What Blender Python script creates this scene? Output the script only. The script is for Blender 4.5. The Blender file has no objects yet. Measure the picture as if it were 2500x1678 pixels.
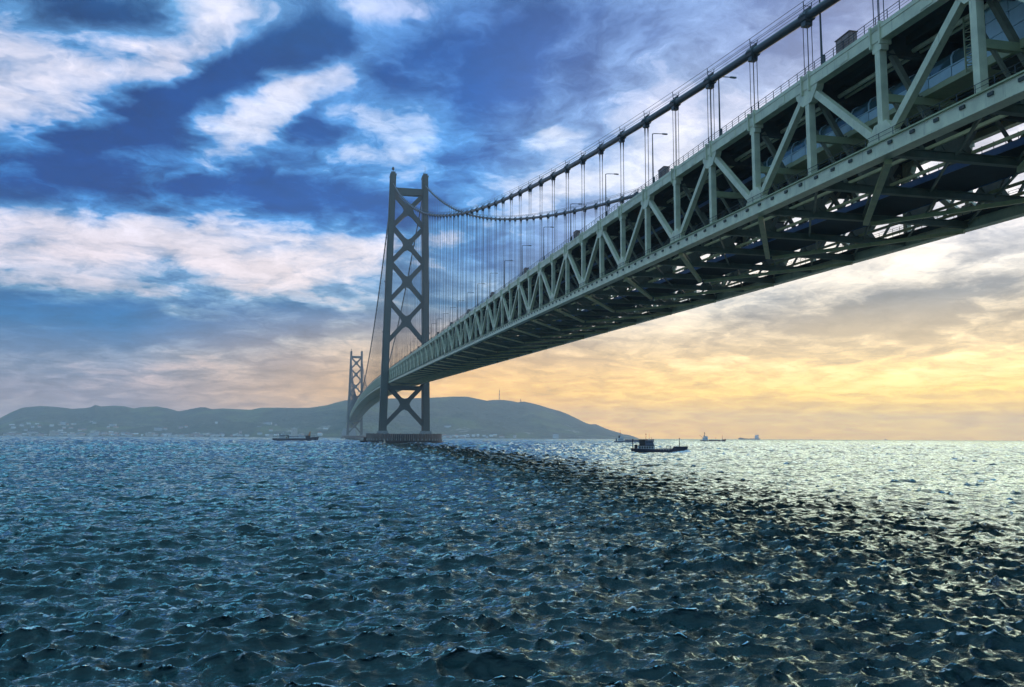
import bpy, math, random
import numpy as np
R = math.radians
random.seed(7)
sc = bpy.context.scene
COL = sc.collection

# ------------------------------------------------------------------ camera
CAM = (-76.8, -911.9, 6.75)
YAW, PITCH, ROLL = R(12.109), R(6.426), R(0.289)
cam_d = bpy.data.cameras.new('camera')
cam = bpy.data.objects.new('camera', cam_d); COL.objects.link(cam)
cam_d.sensor_width = 36.0
cam_d.lens = 36.0 * 2038.0 / 2500.0
cam_d.clip_start = 0.5; cam_d.clip_end = 60000
from mathutils import Matrix, Vector
cam.matrix_world = (Matrix.Translation(CAM) @ Matrix.Rotation(-YAW, 4, 'Z') @
                    Matrix.Rotation(math.pi / 2 + PITCH, 4, 'X') @ Matrix.Rotation(ROLL, 4, 'Z'))
sc.camera = cam

# ------------------------------------------------------------------ light and sky
SUN_AZ, SUN_EL = 42.0, 25.0          # degrees clockwise from +Y, above the horizon

def lin(r, g, b):
    f = lambda c: (c / 255 / 12.92) if c / 255 <= 0.04045 else ((c / 255 + 0.055) / 1.055) ** 2.4
    return (f(r), f(g), f(b), 1.0)

world = bpy.data.worlds.new('World'); sc.world = world; world.use_nodes = True
NT = world.node_tree; NT.nodes.clear()

class G:
    """small helper to write node graphs as expressions"""
    def __init__(s, nt): s.nt = nt
    def new(s, t, **kw):
        n = s.nt.nodes.new(t)
        for k, v in kw.items(): setattr(n, k, v)
        return n
    def put(s, sock, v):
        if hasattr(v, 'is_output'): s.nt.links.new(v, sock)
        elif v is not None: sock.default_value = v
    def m(s, op, a, b=None, c=None, clamp=False):
        n = s.new('ShaderNodeMath', operation=op, use_clamp=clamp)
        for i, v in enumerate((a, b, c)): s.put(n.inputs[i], v)
        return n.outputs[0]
    def vm(s, op, a, b=None):
        n = s.new('ShaderNodeVectorMath', operation=op)
        s.put(n.inputs[0], a); s.put(n.inputs[1], b)
        return n.outputs['Value'] if op in ('DOT_PRODUCT', 'LENGTH', 'DISTANCE') else n.outputs[0]
    def comb(s, x, y, z=0.0):
        n = s.new('ShaderNodeCombineXYZ')
        for i, v in enumerate((x, y, z)): s.put(n.inputs[i], v)
        return n.outputs[0]
    def sep(s, v):
        n = s.new('ShaderNodeSeparateXYZ'); s.put(n.inputs[0], v); return n.outputs
    def noise(s, vec, scale, detail=4.0, rough=0.55, dist=0.0, lac=2.0):
        n = s.new('ShaderNodeTexNoise'); s.put(n.inputs['Vector'], vec)
        n.inputs['Scale'].default_value = scale; n.inputs['Detail'].default_value = detail
        n.inputs['Roughness'].default_value = rough; n.inputs['Distortion'].default_value = dist
        n.inputs['Lacunarity'].default_value = lac
        return n.outputs['Fac'], n.outputs['Color']
    def mapr(s, v, a, b, c=0.0, d=1.0, smooth=False):
        n = s.new('ShaderNodeMapRange'); n.interpolation_type = 'SMOOTHSTEP' if smooth else 'LINEAR'
        s.put(n.inputs[0], v)
        for i, q in enumerate((a, b, c, d)): n.inputs[1 + i].default_value = q
        return n.outputs[0]
    def mix(s, f, a, b, mode='MIX'):
        n = s.new('ShaderNodeMix', data_type='RGBA', blend_type=mode)
        s.put(n.inputs[0], f); s.put(n.inputs[6], a); s.put(n.inputs[7], b)
        return n.outputs[2]
    def ramp(s, f, stops):
        n = s.new('ShaderNodeValToRGB'); s.put(n.inputs[0], f)
        cr = n.color_ramp
        while len(cr.elements) < len(stops): cr.elements.new(0.5)
        for e, (p, c) in zip(cr.elements, stops): e.position = p
        for e, (p, c) in zip(cr.elements, stops): e.color = c
        return n.outputs[0]

g = G(NT)
geo = g.new('ShaderNodeTexCoord').outputs['Generated']
dirv = g.vm('NORMALIZE', geo)
dx, dy, dz = g.sep(dirv)
az = g.m('MULTIPLY', g.m('ARCTAN2', dx, dy), 180 / math.pi)
el = g.m('MULTIPLY', g.m('ARCSINE', dz), 180 / math.pi)
elc = g.m('MAXIMUM', el, 0.0)
# cloud-sheet coordinates: the sheet recedes towards the horizon
den = g.m('ADD', g.m('MAXIMUM', dz, 0.0), 0.16)
sheet = g.comb(g.m('DIVIDE', dx, den), g.m('DIVIDE', dy, den), 0.0)
warp_f, warp_c = g.noise(sheet, 2.2, 5.0, 0.6)
wv = g.vm('SUBTRACT', warp_c, (0.5, 0.5, 0.5))
sheet_w = g.vm('ADD', sheet, g.vm('MULTIPLY', wv, (0.42, 0.42, 0.42)))
big, _ = g.noise(sheet_w, 1.25, 7.0, 0.56, 0.25)
fine, _ = g.noise(sheet_w, 5.5, 8.0, 0.62, 0.3)
# where the cloud banks and the openings between them lie: azimuth, elevation, half-widths, sign
ae = g.comb(az, el, 0.0)
ae_w = g.vm('ADD', ae, g.vm('MULTIPLY', wv, (15.0, 6.5, 0.0)))
LOBES = [
    # bright banks
    (-19.0, 21.8, 4.6, 2.0, 0.55), (-13.5, 22.0, 3.6, 1.5, 0.32), (-14.0, 12.6, 8.5, 1.5, 0.66), (-3.5, 11.4, 7.0, 1.6, 0.55),
    (-6.0, 19.4, 3.4, 0.85, 0.62), (-2.0, 22.4, 2.6, 1.0, 0.62), (3.9, 20.3, 1.7, 1.5, 0.50), (4.0, 28.3, 5.0, 1.0, 0.30),
    (-9.5, 26.4, 2.2, 1.8, 0.40), (16.0, 17.6, 3.6, 1.1, 0.55), (26.0, 21.0, 7.0, 5.0, 0.34), (14.6, 20.3, 1.5, 0.45, 0.62),
    (-16.0, 9.0, 6.0, 0.5, 0.34), (40.0, 9.5, 12.0, 3.0, 0.18), (1.2, 8.0, 3.2, 0.35, 0.32), (-1.0, 18.2, 2.0, 0.9, 0.30), (10.5, 20.8, 3.0, 1.1, .16),
    # openings and dark bellies
    (-14.6, 25.4, 2.6, 1.3, -0.62), (-8.6, 22.2, 4.2, 1.0, -0.62), (-2.6, 19.6, 1.8, .7, -.34), (-16.5, 17.6, 6.0, 1.6, -0.60), (-7.5, 15.6, 7.5, 1.2, -0.70),
    (-3.0, 26.2, 3.6, 1.8, -0.50), (3.0, 14.6, 5.0, 1.2, -0.50), (4.5, 24.0, 3.2, 1.6, -0.42), (12.0, 26.5, 5.0, 2.4, -0.30), (9.5, 22.6, 3.0, 1.3, -0.30),
    (-10.5, 9.6, 2.4, 0.45, -0.30), (-9.5, 7.3, 9.0, 1.1, -0.62), (8.0, 17.6, 2.5, 1.4, -0.30), (31.0, 5.0, 9.0, 1.2, -0.10),
    (40.5, 8.0, 3.5, 1.0, -0.55), (35.0, 7.0, 2.5, .6, -0.35), (13.0, 5.4, 7.0, 0.9, -0.16),
]
bias = None
for a, e, sa, se, w in LOBES:
    k = 0.42 if (e > 17.2 and a < 12 and e < 24.5) else 0.08          # the high banks lie slantwise
    dq = g.vm('SUBTRACT', ae_w, (a, e, 0.0))
    qx = g.vm('DOT_PRODUCT', dq, (1 / sa, 0.0, 0.0)); qy = g.vm('DOT_PRODUCT', dq, (-k / se, 1 / se, 0.0))
    t = g.m('MULTIPLY', g.m('EXPONENT', g.m('MULTIPLY', g.m('ADD', g.m('MULTIPLY', qx, qx), g.m('MULTIPLY', qy, qy)), -0.5)), w)
    bias = t if bias is None else g.m('ADD', bias, t)
cover = g.m('ADD', g.m('ADD', g.m('MULTIPLY', g.m('SUBTRACT', big, 0.5), 2.5), g.m('MULTIPLY', g.m('SUBTRACT', fine, 0.5), 1.3)), g.m('MULTIPLY', bias, 0.9))
mask = g.mapr(cover, -0.54, 0.70, 0, 1, True)
# angular distance in azimuth from the sun drives warm / cool
sd = g.m('ABSOLUTE', g.m('SUBTRACT', az, SUN_AZ))
sd = g.m('MINIMUM', sd, g.m('SUBTRACT', 360.0, sd))
t_mid = g.mapr(sd, 8.0, 33.0); t_left = g.mapr(sd, 33.0, 55.0)
e01 = g.m('DIVIDE', elc, 40.0, clamp=True)
def st(*rows): return [(e / 40.0, lin(*c)) for e, c in rows]  # top stops: unseen overhead sky, raised to brighten sea and truss
light = [
  st((0, (322, 254, 50)), (2.2, (316, 266, 100)), (5, (296, 264, 196)), (9, (268, 252, 226)), (14, (252, 248, 242)), (22, (240, 230, 240)), (28, (222, 214, 234)), (40, (226, 240, 250))),
  st((0, (330, 246, 96)), (3, (300, 234, 118)), (6, (252, 216, 166)), (9, (240, 222, 214)), (13, (236, 230, 238)), (20, (196, 216, 246)), (28, (196, 206, 240)), (40, (206, 230, 255))),
  st((0, (178, 166, 180)), (2, (186, 172, 176)), (4, (208, 188, 190)), (7.5, (200, 200, 216)), (11, (232, 220, 228)), (16, (212, 216, 236)), (24, (236, 228, 238)), (40, (206, 230, 255))),
]
middle = [
  st((0, (318, 248, 48)), (3, (304, 252, 104)), (6, (266, 234, 176)), (10, (224, 218, 208)), (14, (226, 224, 230)), (22, (180, 192, 222)), (28, (140, 170, 216)), (40, (160, 200, 240))),
  st((0, (324, 240, 92)), (3, (290, 224, 110)), (6, (232, 198, 156)), (9, (150, 180, 206)), (13, (86, 158, 222)), (20, (80, 152, 222)), (28, (78, 134, 206)), (40, (156, 216, 246))),
  st((0, (164, 154, 174)), (2, (166, 152, 164)), (4, (160, 162, 180)), (7, (104, 152, 190)), (11, (110, 158, 204)), (15, (56, 136, 208)), (24, (90, 150, 208)), (40, (154, 216, 246))),
]
dark = [
  st((0, (314, 242, 44)), (2.2, (296, 238, 88)), (5, (240, 206, 146)), (9, (128, 134, 140)), (14, (170, 182, 204)), (22, (104, 128, 178)), (28, (60, 100, 166)), (40, (70, 132, 200))),
  st((0, (312, 228, 86)), (3, (276, 210, 102)), (6, (208, 176, 140)), (9, (70, 130, 180)), (13, (2, 88, 170)), (20, (8, 88, 170)), (28, (12, 76, 152)), (40, (62, 150, 210))),
  st((0, (148, 138, 162)), (2, (150, 138, 152)), (4, (118, 134, 162)), (7, (30, 108, 168)), (11, (24, 92, 158)), (15, (0, 62, 138)), (24, (4, 54, 118)), (40, (60, 150, 210))),
]
def bycol(r):
    a = [g.ramp(e01, s) for s in r]
    return g.mix(t_left, g.mix(t_mid, a[0], a[1]), a[2])
c_mid = bycol(middle)
cl = g.mix(g.mapr(mask, 0.04, 0.52), bycol(dark), c_mid)
cl = g.mix(g.mapr(mask, 0.48, 1.0), cl, bycol(light))
# torn bright rims and thin wisps
rim = g.mapr(fine, 0.30, 0.74, 0.74, 1.2)
cl = g.mix(1.0, cl, g.comb(rim, rim, rim), 'MULTIPLY')
sky = g.new('ShaderNodeTexSky', sky_type='NISHITA')
sky.sun_disc = False; sky.sun_elevation = R(SUN_EL); sky.sun_rotation = R(SUN_AZ)
sky.air_density = 1.2; sky.dust_density = 2.0; sky.ozone_density = 2.0
scl = g.new('ShaderNodeVectorMath', operation='SCALE'); g.put(scl.inputs[0], cl); scl.inputs['Scale'].default_value = 10.0
both = g.mix(0.95, sky.outputs[0], scl.outputs[0])
bg = g.new('ShaderNodeBackground'); g.put(bg.inputs[0], both); bg.inputs[1].default_value = 0.1
wo = g.new('ShaderNodeOutputWorld'); NT.links.new(bg.outputs[0], wo.inputs[0])
world.cycles.sampling_method = 'MANUAL'; world.cycles.sample_map_resolution = 512

sun_d = bpy.data.lights.new('sun', 'SUN'); sun_d.energy = 0.5; sun_d.angle = R(40); sun_d.color = (1.0, 0.70, 0.40)
sun = bpy.data.objects.new('sun', sun_d); COL.objects.link(sun)
sv = Vector((math.sin(R(SUN_AZ)) * math.cos(R(SUN_EL)), math.cos(R(SUN_AZ)) * math.cos(R(SUN_EL)), math.sin(R(SUN_EL))))
sun.rotation_euler = sv.to_track_quat('Z', 'Y').to_euler()

sc.view_settings.view_transform = 'Standard'; sc.view_settings.look = 'None'
sc.view_settings.exposure = 0.32; sc.view_settings.gamma = 1.0; sc.view_settings.use_curve_mapping = False
sc.cycles.use_denoising = True
sc.cycles.max_bounces = 6; sc.cycles.diffuse_bounces = 3; sc.cycles.glossy_bounces = 3; sc.cycles.transmission_bounces = 4
sc.cycles.volume_bounces = 3; sc.cycles.transparent_max_bounces = 8
sc.cycles.sample_clamp_indirect = 4.0; sc.cycles.use_light_tree = True

# ------------------------------------------------------------------ materials
def mat(name, col, rough=0.6, metal=0.0, var=0.12, scale=0.6, streak=0.0, spec=0.5, bump=0.0, col2=None):
    m = bpy.data.materials.new(name); m.use_nodes = True
    nt = m.node_tree; b = nt.nodes['Principled BSDF']; q = G(nt)
    tc = q.new('ShaderNodeTexCoord').outputs['Object']
    n1, _ = q.noise(tc, scale, 5.0, 0.6)
    c1 = tuple(c * (1 - var) for c in col[:3]) + (1,)
    c2 = tuple(min(1, c * (1 + var)) for c in col[:3]) + (1,)
    c = q.mix(q.mapr(n1, 0.3, 0.7), c1, c2)
    if col2 is not None:
        n3, _ = q.noise(tc, scale * 0.35, 6.0, 0.65, 0.4)
        c = q.mix(q.mapr(n3, 0.52, 0.66, 0, 0.8, True), c, tuple(col2[:3]) + (1,))
    if streak:
        x, y, z = q.sep(tc)
        n2, _ = q.noise(q.comb(q.m('MULTIPLY', x, 2.2), q.m('MULTIPLY', y, 2.2), q.m('MULTIPLY', z, 0.12)), 1.3, 5.0, 0.65)
        c = q.mix(q.mapr(n2, 0.55, 0.8, 0, streak, True), c, (0.10, 0.075, 0.05, 1))
    q.put(b.inputs['Base Color'], c)
    b.inputs['Roughness'].default_value = rough; b.inputs['Metallic'].default_value = metal
    b.inputs['Specular IOR Level'].default_value = spec
    if bump:
        bp = q.new('ShaderNodeBump'); bp.inputs['Strength'].default_value = bump; bp.inputs['Distance'].default_value = 0.05
        q.put(bp.inputs['Height'], n1); q.put(b.inputs['Normal'], bp.outputs[0])
    return m
M = {}
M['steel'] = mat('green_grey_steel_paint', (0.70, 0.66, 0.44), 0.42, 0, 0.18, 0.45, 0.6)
M['tower'] = mat('tower_steel_backlit', (0.105, 0.112, 0.092), 0.5, 0, 0.18, 0.05, 0.3)  # truss paint darkened: the backlit shade is put into the colour
M['inner'] = mat('inner_frame_shaded', (0.20, 0.20, 0.135), 0.55, 0, 0.2, 0.5, 0.5)  # darker copy of the truss paint, with the shade inside the girder painted in
M['brace'] = mat('lateral_brace_sunlit', (0.70, 0.58, 0.26), 0.5, 0, 0.15, 0.5, 0.3)  # yellow sunlight on the braces is put into the base colour
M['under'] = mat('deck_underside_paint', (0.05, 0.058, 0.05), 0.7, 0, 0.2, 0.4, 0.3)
M['grate'] = mat('dark_grating', (0.035, 0.04, 0.045), 0.7, 0, 0.2, 0.8)
M['blue'] = mat('blue_fascia_paint', (0.10, 0.18, 0.34), 0.45, 0, 0.12, 0.7)
M['olive'] = mat('olive_beam_paint', (0.42, 0.44, 0.24), 0.5, 0, 0.12, 0.7, 0.3)
M['cable'] = mat('cable_wrapping', (0.04, 0.052, 0.055), 0.4, 0, 0.15, 0.4)
M['rope'] = mat('hanger_rope', (0.05, 0.055, 0.06), 0.45, 0, 0.1, 1.0)
M['dark'] = mat('dark_metal', (0.045, 0.055, 0.06), 0.45, 0, 0.15, 0.6)
M['panel'] = mat('pale_blue_panel', (0.52, 0.70, 0.76), 0.4, 0, 0.10, 0.5, 0.15)
M['glassy'] = mat('promenade_glazing', (0.05, 0.11, 0.12), 0.08, 0, 0.05, 0.5, 0, 0.8)
M['cabinet'] = mat('brown_cabinet_paint', (0.30, 0.19, 0.16), 0.5, 0, 0.15, 1.5, 0.3)
M['asphalt'] = mat('asphalt', (0.05, 0.05, 0.05), 0.9)
M['concrete'] = mat('weathered_concrete', (0.27, 0.20, 0.17), 0.85, 0, 0.25, 0.12, 0.7, 0.3, 0.4)
M['concrete_grey'] = mat('grey_concrete', (0.36, 0.36, 0.34), 0.85, 0, 0.2, 0.2, 0.4, 0.3)
M['concrete_dark'] = mat('dark_drum_concrete', (0.06, 0.05, 0.05), 0.85, 0, 0.25, 0.2)  # drum behind the ribs, darker than the rib concrete
M['fender'] = mat('black_rubber_fender', (0.012, 0.012, 0.014), 0.7, 0, 0.2, 0.4)
M['s_dark_glass'] = mat('dark_window_glass', (0.02, 0.03, 0.04), 0.1)
M['lampheads'] = mat('lamp_housing', (0.10, 0.11, 0.11), 0.5)

# ------------------------------------------------------------------ mesh helpers
def V(*a): return np.array(a, float)
class MB:
    def __init__(s): s.v = []; s.f = []
    def quad_hull(s, pts8):
        i = len(s.v); s.v += [tuple(p) for p in pts8]
        s.f += [(i, i + 3, i + 2, i + 1), (i + 4, i + 5, i + 6, i + 7), (i, i + 1, i + 5, i + 4), (i + 1, i + 2, i + 6, i + 5),
                (i + 2, i + 3, i + 7, i + 6), (i + 3, i, i + 4, i + 7)]
        return s
    def box(s, x0, x1, y0, y1, z0, z1):
        return s.quad_hull([(x0, y0, z0), (x1, y0, z0), (x1, y1, z0), (x0, y1, z0), (x0, y0, z1), (x1, y0, z1), (x1, y1, z1), (x0, y1, z1)])
    def beam(s, p0, p1, w, h, side=(1, 0, 0), w1=None, h1=None):
        p0, p1 = V(*p0), V(*p1); d = p1 - p0; d /= np.linalg.norm(d)
        a = V(*side); a = a - d * (a @ d); a /= np.linalg.norm(a); b = np.cross(d, a)
        w1 = w if w1 is None else w1; h1 = h if h1 is None else h1
        r = []
        for p, ww, hh in ((p0, w, h), (p1, w1, h1)):
            r += [p - a * ww / 2 - b * hh / 2, p + a * ww / 2 - b * hh / 2, p + a * ww / 2 + b * hh / 2, p - a * ww / 2 + b * hh / 2]
        return s.quad_hull(r)
    def tube(s, pts, r, n=8, cap=True):
        i0 = len(s.v); P = [V(*p) for p in pts]; rr = r if hasattr(r, '__len__') else [r] * len(P)
        for k, p in enumerate(P):
            d = P[min(k + 1, len(P) - 1)] - P[max(k - 1, 0)]; d /= np.linalg.norm(d)
            a = V(1, 0, 0) if abs(d[0]) < 0.9 else V(0, 1, 0)
            a = a - d * (a @ d); a /= np.linalg.norm(a); b = np.cross(d, a)
            for j in range(n):
                t = 2 * math.pi * j / n
                s.v.append(tuple(p + (a * math.cos(t) + b * math.sin(t)) * rr[k]))
        for k in range(len(P) - 1):
            for j in range(n):
                A = i0 + k * n + j; B = i0 + k * n + (j + 1) % n
                s.f.append((A, B, B + n, A + n))
        if cap:
            s.f.append(tuple(i0 + j for j in range(n))[::-1]); s.f.append(tuple(i0 + (len(P) - 1) * n + j for j in range(n)))
        return s
    def extrude(s, poly, axis_o, ax, ay, n0, n1):
        """polygon (2D) laid on axes ax, ay from axis_o, extruded from n0 to n1 along ax x ay"""
        o, ax, ay = V(*axis_o), V(*ax), V(*ay); nn = np.cross(ax, ay); i = len(s.v); k = len(poly)
        for t in (n0, n1):
            for (x, y) in poly: s.v.append(tuple(o + ax * x + ay * y + nn * t))
        s.f.append(tuple(range(i, i + k))[::-1]); s.f.append(tuple(range(i + k, i + 2 * k)))
        for j in range(k):
            s.f.append((i + j, i + (j + 1) % k, i + k + (j + 1) % k, i + k + j))
        return s
    def loft(s, rings, close=True, caps=True):
        i = len(s.v); n = len(rings[0])
        for r in rings: s.v += [tuple(p) for p in r]
        for k in range(len(rings) - 1):
            for j in range(n if close else n - 1):
                A = i + k * n + j; B = i + k * n + (j + 1) % n
                s.f.append((A, B, B + n, A + n))
        if caps:
            s.f.append(tuple(i + j for j in range(n))[::-1]); s.f.append(tuple(i + (len(rings) - 1) * n + j for j in range(n)))
        return s
    def mesh(s, name):
        me = bpy.data.meshes.new(name); me.from_pydata(s.v, [], s.f); me.update(); return me
    def build(s, name, m, parent=None, loc=None, smooth=False):
        return obj(name, s.mesh(name), m, parent, loc, smooth)
def obj(name, me, m, parent=None, loc=None, smooth=False):
    o = bpy.data.objects.new(name, me)
    if m is not None and not me.materials: me.materials.append(M[m] if isinstance(m, str) else m)
    if smooth:
        for p in me.polygons: p.use_smooth = True
    COL.objects.link(o)
    if parent is not None: o.parent = parent
    if loc is not None: o.location = loc
    return o
def empty(name, loc=(0, 0, 0), rz=0.0, parent=None):
    o = bpy.data.objects.new(name, None); COL.objects.link(o); o.location = loc; o.rotation_euler = (0, 0, rz)
    o.empty_display_size = 1.0
    if parent is not None: o.parent = parent
    return o
def tag(o, label, cat, group=None, kind=None):
    if label: o['label'] = label
    if cat: o['category'] = cat
    if group: o['group'] = group
    if kind: o['kind'] = kind
    return o

# ------------------------------------------------------------------ the sea
def wave_tile(L, N, seed, lo, hi, peak, wdir, rms, power=3.6, spread=2.0):
    rg = np.random.default_rng(seed)
    k1 = np.fft.fftfreq(N, L / N) * 2 * np.pi
    kx, ky = np.meshgrid(k1, k1, indexing='ij'); k = np.hypot(kx, ky); k[0, 0] = 1e-6
    kp = 2 * np.pi / peak
    S = k ** -power * np.exp(-(kp / k) ** 2 * 0.8)
    S *= (k > 2 * np.pi / hi) * (k < 2 * np.pi / lo)
    ang = np.arctan2(ky, kx) - wdir
    S *= 0.10 + np.abs(np.cos(ang)) ** (2 * spread)
    A = np.sqrt(S) * (rg.normal(size=(N, N)) + 1j * rg.normal(size=(N, N)))
    h = np.fft.ifft2(A); c = rms / h.real.std()
    h = h.real * c
    ux = np.fft.ifft2(-1j * A * kx / k).real * c; uy = np.fft.ifft2(-1j * A * ky / k).real * c
    d = L / N
    jac = (1 - 1.1 * np.gradient(ux, d, axis=0)) * (1 - 1.1 * np.gradient(uy, d, axis=1)) - 1.21 * np.gradient(ux, d, axis=1) * np.gradient(uy, d, axis=0)
    return L, N, h, ux, uy, jac
def sample(tile, x, y, rot):
    L, N, h, ux, uy, jac = tile; c, s = math.cos(rot), math.sin(rot)
    X = (c * x + s * y) / L * N; Y = (-s * x + c * y) / L * N
    i = np.floor(X).astype(np.int64); j = np.floor(Y).astype(np.int64); fx = X - i; fy = Y - j
    i0, i1, j0, j1 = i % N, (i + 1) % N, j % N, (j + 1) % N
    def bl(a): return (a[i0, j0] * (1 - fx) * (1 - fy) + a[i1, j0] * fx * (1 - fy) + a[i0, j1] * (1 - fx) * fy + a[i1, j1] * fx * fy)
    return bl(h), bl(ux), bl(uy), bl(jac)

WIND = math.pi / 2 - R(4)
def water_material():
    m = bpy.data.materials.new('sea_water'); m.use_nodes = True
    nt = m.node_tree; q = G(nt)
    nt.nodes.remove(nt.nodes['Principled BSDF'])
    out = [n for n in nt.nodes if n.type == 'OUTPUT_MATERIAL'][0]
    tc = q.new('ShaderNodeTexCoord').outputs['Object']
    tc = q.vm('MULTIPLY', tc, (0.55, 1.3, 1.0))
    n1, _ = q.noise(tc, 3.0, 6.0, 0.66, 0.4)
    n2, _ = q.noise(tc, 0.45, 3.0, 0.6, 0.3)
    n3, _ = q.noise(tc, 0.012, 3.0, 0.5)
    n4, _ = q.noise(tc, 0.13, 4.0, 0.62, 0.4)
    hgt = q.m('ADD', q.m('MULTIPLY', n4, 1.5), q.m('ADD', q.m('MULTIPLY', n1, 0.17), q.m('MULTIPLY', n2, 0.85)))
    bp = q.new('ShaderNodeBump'); bp.inputs['Strength'].default_value = 0.7; bp.inputs['Distance'].default_value = 0.6
    q.put(bp.inputs['Height'], hgt)
    dif = q.new('ShaderNodeBsdfDiffuse'); dif.inputs['Color'].default_value = (0.0004, 0.013, 0.014, 1); q.put(dif.inputs['Normal'], bp.outputs[0])
    glo = q.new('ShaderNodeBsdfGlossy'); glo.inputs['Color'].default_value = (0.70, 0.99, 1.0, 1)
    q.put(glo.inputs['Roughness'], q.mapr(n3, 0.3, 0.7, 0.04, 0.10)); q.put(glo.inputs['Normal'], bp.outputs[0])
    fr = q.new('ShaderNodeFresnel'); fr.inputs['IOR'].default_value = 1.42; q.put(fr.inputs['Normal'], bp.outputs[0])
    mx = q.new('ShaderNodeMixShader'); q.put(mx.inputs[0], fr.outputs[0]); q.put(mx.inputs[1], dif.outputs[0]); q.put(mx.inputs[2], glo.outputs[0])
    # broken white water where the crests fold over
    at = q.new('ShaderNodeAttribute'); at.attribute_name = 'fold'
    nf, _ = q.noise(tc, 5.0, 4.0, 0.7)
    ff = q.m('MULTIPLY', q.mapr(at.outputs['Fac'], 0.35, 0.8, 0, 1, True), q.mapr(nf, 0.45, 0.6, 0, 1, True))
    fo = q.new('ShaderNodeBsdfDiffuse'); fo.inputs['Color'].default_value = (0.75, 0.78, 0.8, 1)
    m2 = q.new('ShaderNodeMixShader'); q.put(m2.inputs[0], ff); q.put(m2.inputs[1], mx.outputs[0]); q.put(m2.inputs[2], fo.outputs[0])
    nt.links.new(m2.outputs[0], out.inputs['Surface'])
    return m
def build_sea():
    step = 0.0040
    rows = int(math.log(9600 / 12.0) / step)
    r = 12.0 * np.exp(np.arange(rows + 1) * step)
    dense = np.arange(-R(47), R(47), step) + YAW
    coarse = np.linspace(YAW + R(47), YAW + 2 * math.pi - R(47), 60, endpoint=False)
    th = np.concatenate([dense, coarse]); nt_ = len(th)
    TH, RR = np.meshgrid(th, r)
    X = CAM[0] + np.sin(TH) * RR; Y = CAM[1] + np.cos(TH) * RR
    T = [(wave_tile(61.0, 512, 1, 0.26, 4.0, 1.8, WIND - 0.15, 0.066, 2.9, 2.6), 0.0), (wave_tile(97.0, 768, 2, 0.35, 14.0, 4.5, WIND + 0.22, 0.120, 3.3, 3.4), 0.0),
         (wave_tile(310.0, 256, 3, 9.0, 70.0, 24.0, WIND - 0.25, 0.09), 0.0)]
    J = np.ones_like(X); Z = np.zeros_like(X); DX = np.zeros_like(X); DY = np.zeros_like(X)
    for t, rot in T:
        h, a, b, j = sample(t, X, Y, rot); Z += h; DX += a; DY += b; J = np.minimum(J, j) if t[0] > 90 and t[0] < 100 else J
    sp = RR * step
    Z *= np.clip(sp / 0.6, 1.0, 4.0)
    print('fold quantiles', np.quantile(J, [.001, .003, .01, .05]))
    FOLD = np.clip((0.30 - J) / 0.25, 0, 1)
    ch = 0.9 * np.clip(1.6 - sp / 1.2, 0, 1)
    X = X - DX * ch; Y = Y - DY * ch
    co = np.stack([X, Y, Z], -1).reshape(-1, 3)
    n = nt_
    a = np.arange(rows)[:, None] * n + np.arange(n)[None, :]
    b = np.arange(rows)[:, None] * n + (np.arange(n)[None, :] + 1) % n
    quads = np.stack([a, b, b + n, a + n], -1).reshape(-1, 4)
    me = bpy.data.meshes.new('sea')
    nv = len(co) + 1
    me.vertices.add(nv); me.vertices.foreach_set('co', np.concatenate([co, [[CAM[0], CAM[1], 0]]]).astype(np.float32).ravel())
    tri = np.stack([np.full(n, nv - 1), (np.arange(n) + 1) % n, np.arange(n)], -1)
    loops = np.concatenate([quads.ravel(), tri.ravel()]).astype(np.int32)
    starts = np.concatenate([np.arange(len(quads)) * 4, len(quads) * 4 + np.arange(n) * 3]).astype(np.int32)
    me.loops.add(len(loops)); me.loops.foreach_set('vertex_index', loops)
    me.polygons.add(len(starts)); me.polygons.foreach_set('loop_start', starts)
    me.polygons.foreach_set('use_smooth', np.ones(len(starts), bool))
    me.update(calc_edges=True); me.validate()
    fa = me.attributes.new('fold', 'FLOAT', 'POINT'); fa.data.foreach_set('value', np.append(FOLD.ravel(), 0).astype(np.float32))
    me.materials.append(water_material())
    o = bpy.data.objects.new('sea', me); COL.objects.link(o); o['kind'] = 'structure'
    return o
build_sea()

# ------------------------------------------------------------------ the suspension bridge
P = 14.2
Y0 = -833.08                       # a lower truss node (two diagonals meet there)
SPAN = 1991.0
HX = 17.75
Z_SAD = 288.0
def zt(y):
    if y < 0: return 77.7 + 0.032 * y
    if y < SPAN: return 77.7 + 0.032 * y * (1 - y / SPAN)
    return 77.7 - 0.032 * (y - SPAN)
def zc(y):
    if y < 0: return Z_SAD + 0.4315 * y + 0.000189 * y * y
    if y < SPAN: return Z_SAD - 4 * 190.0 * (y / SPAN) * (1 - y / SPAN)
    t = SPAN - y
    return Z_SAD + 0.4315 * t + 0.000189 * t * t
N_A, N_B = -6, 57                  # side-span panel points built piece by piece
YS = [Y0 + P * i for i in range(N_A, 245)]
Y_END = YS[-1]

bridge = empty('suspension_bridge', (0, 0, 0))
tag(bridge, 'huge grey-green suspension bridge crossing the strait on two tall braced towers', 'bridge')

def sweep(mb, x0, x1, za, zb, ys):
    rings = [[(x0, y, zt(y) + za), (x1, y, zt(y) + za), (x1, y, zt(y) + zb), (x0, y, zt(y) + zb)] for y in ys]
    return mb.loft(rings)
def sweepo(name, m, x0, x1, za, zb, parent=bridge, ys=YS):
    return sweep(MB(), x0, x1, za, zb, ys).build(name, m, parent)

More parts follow.
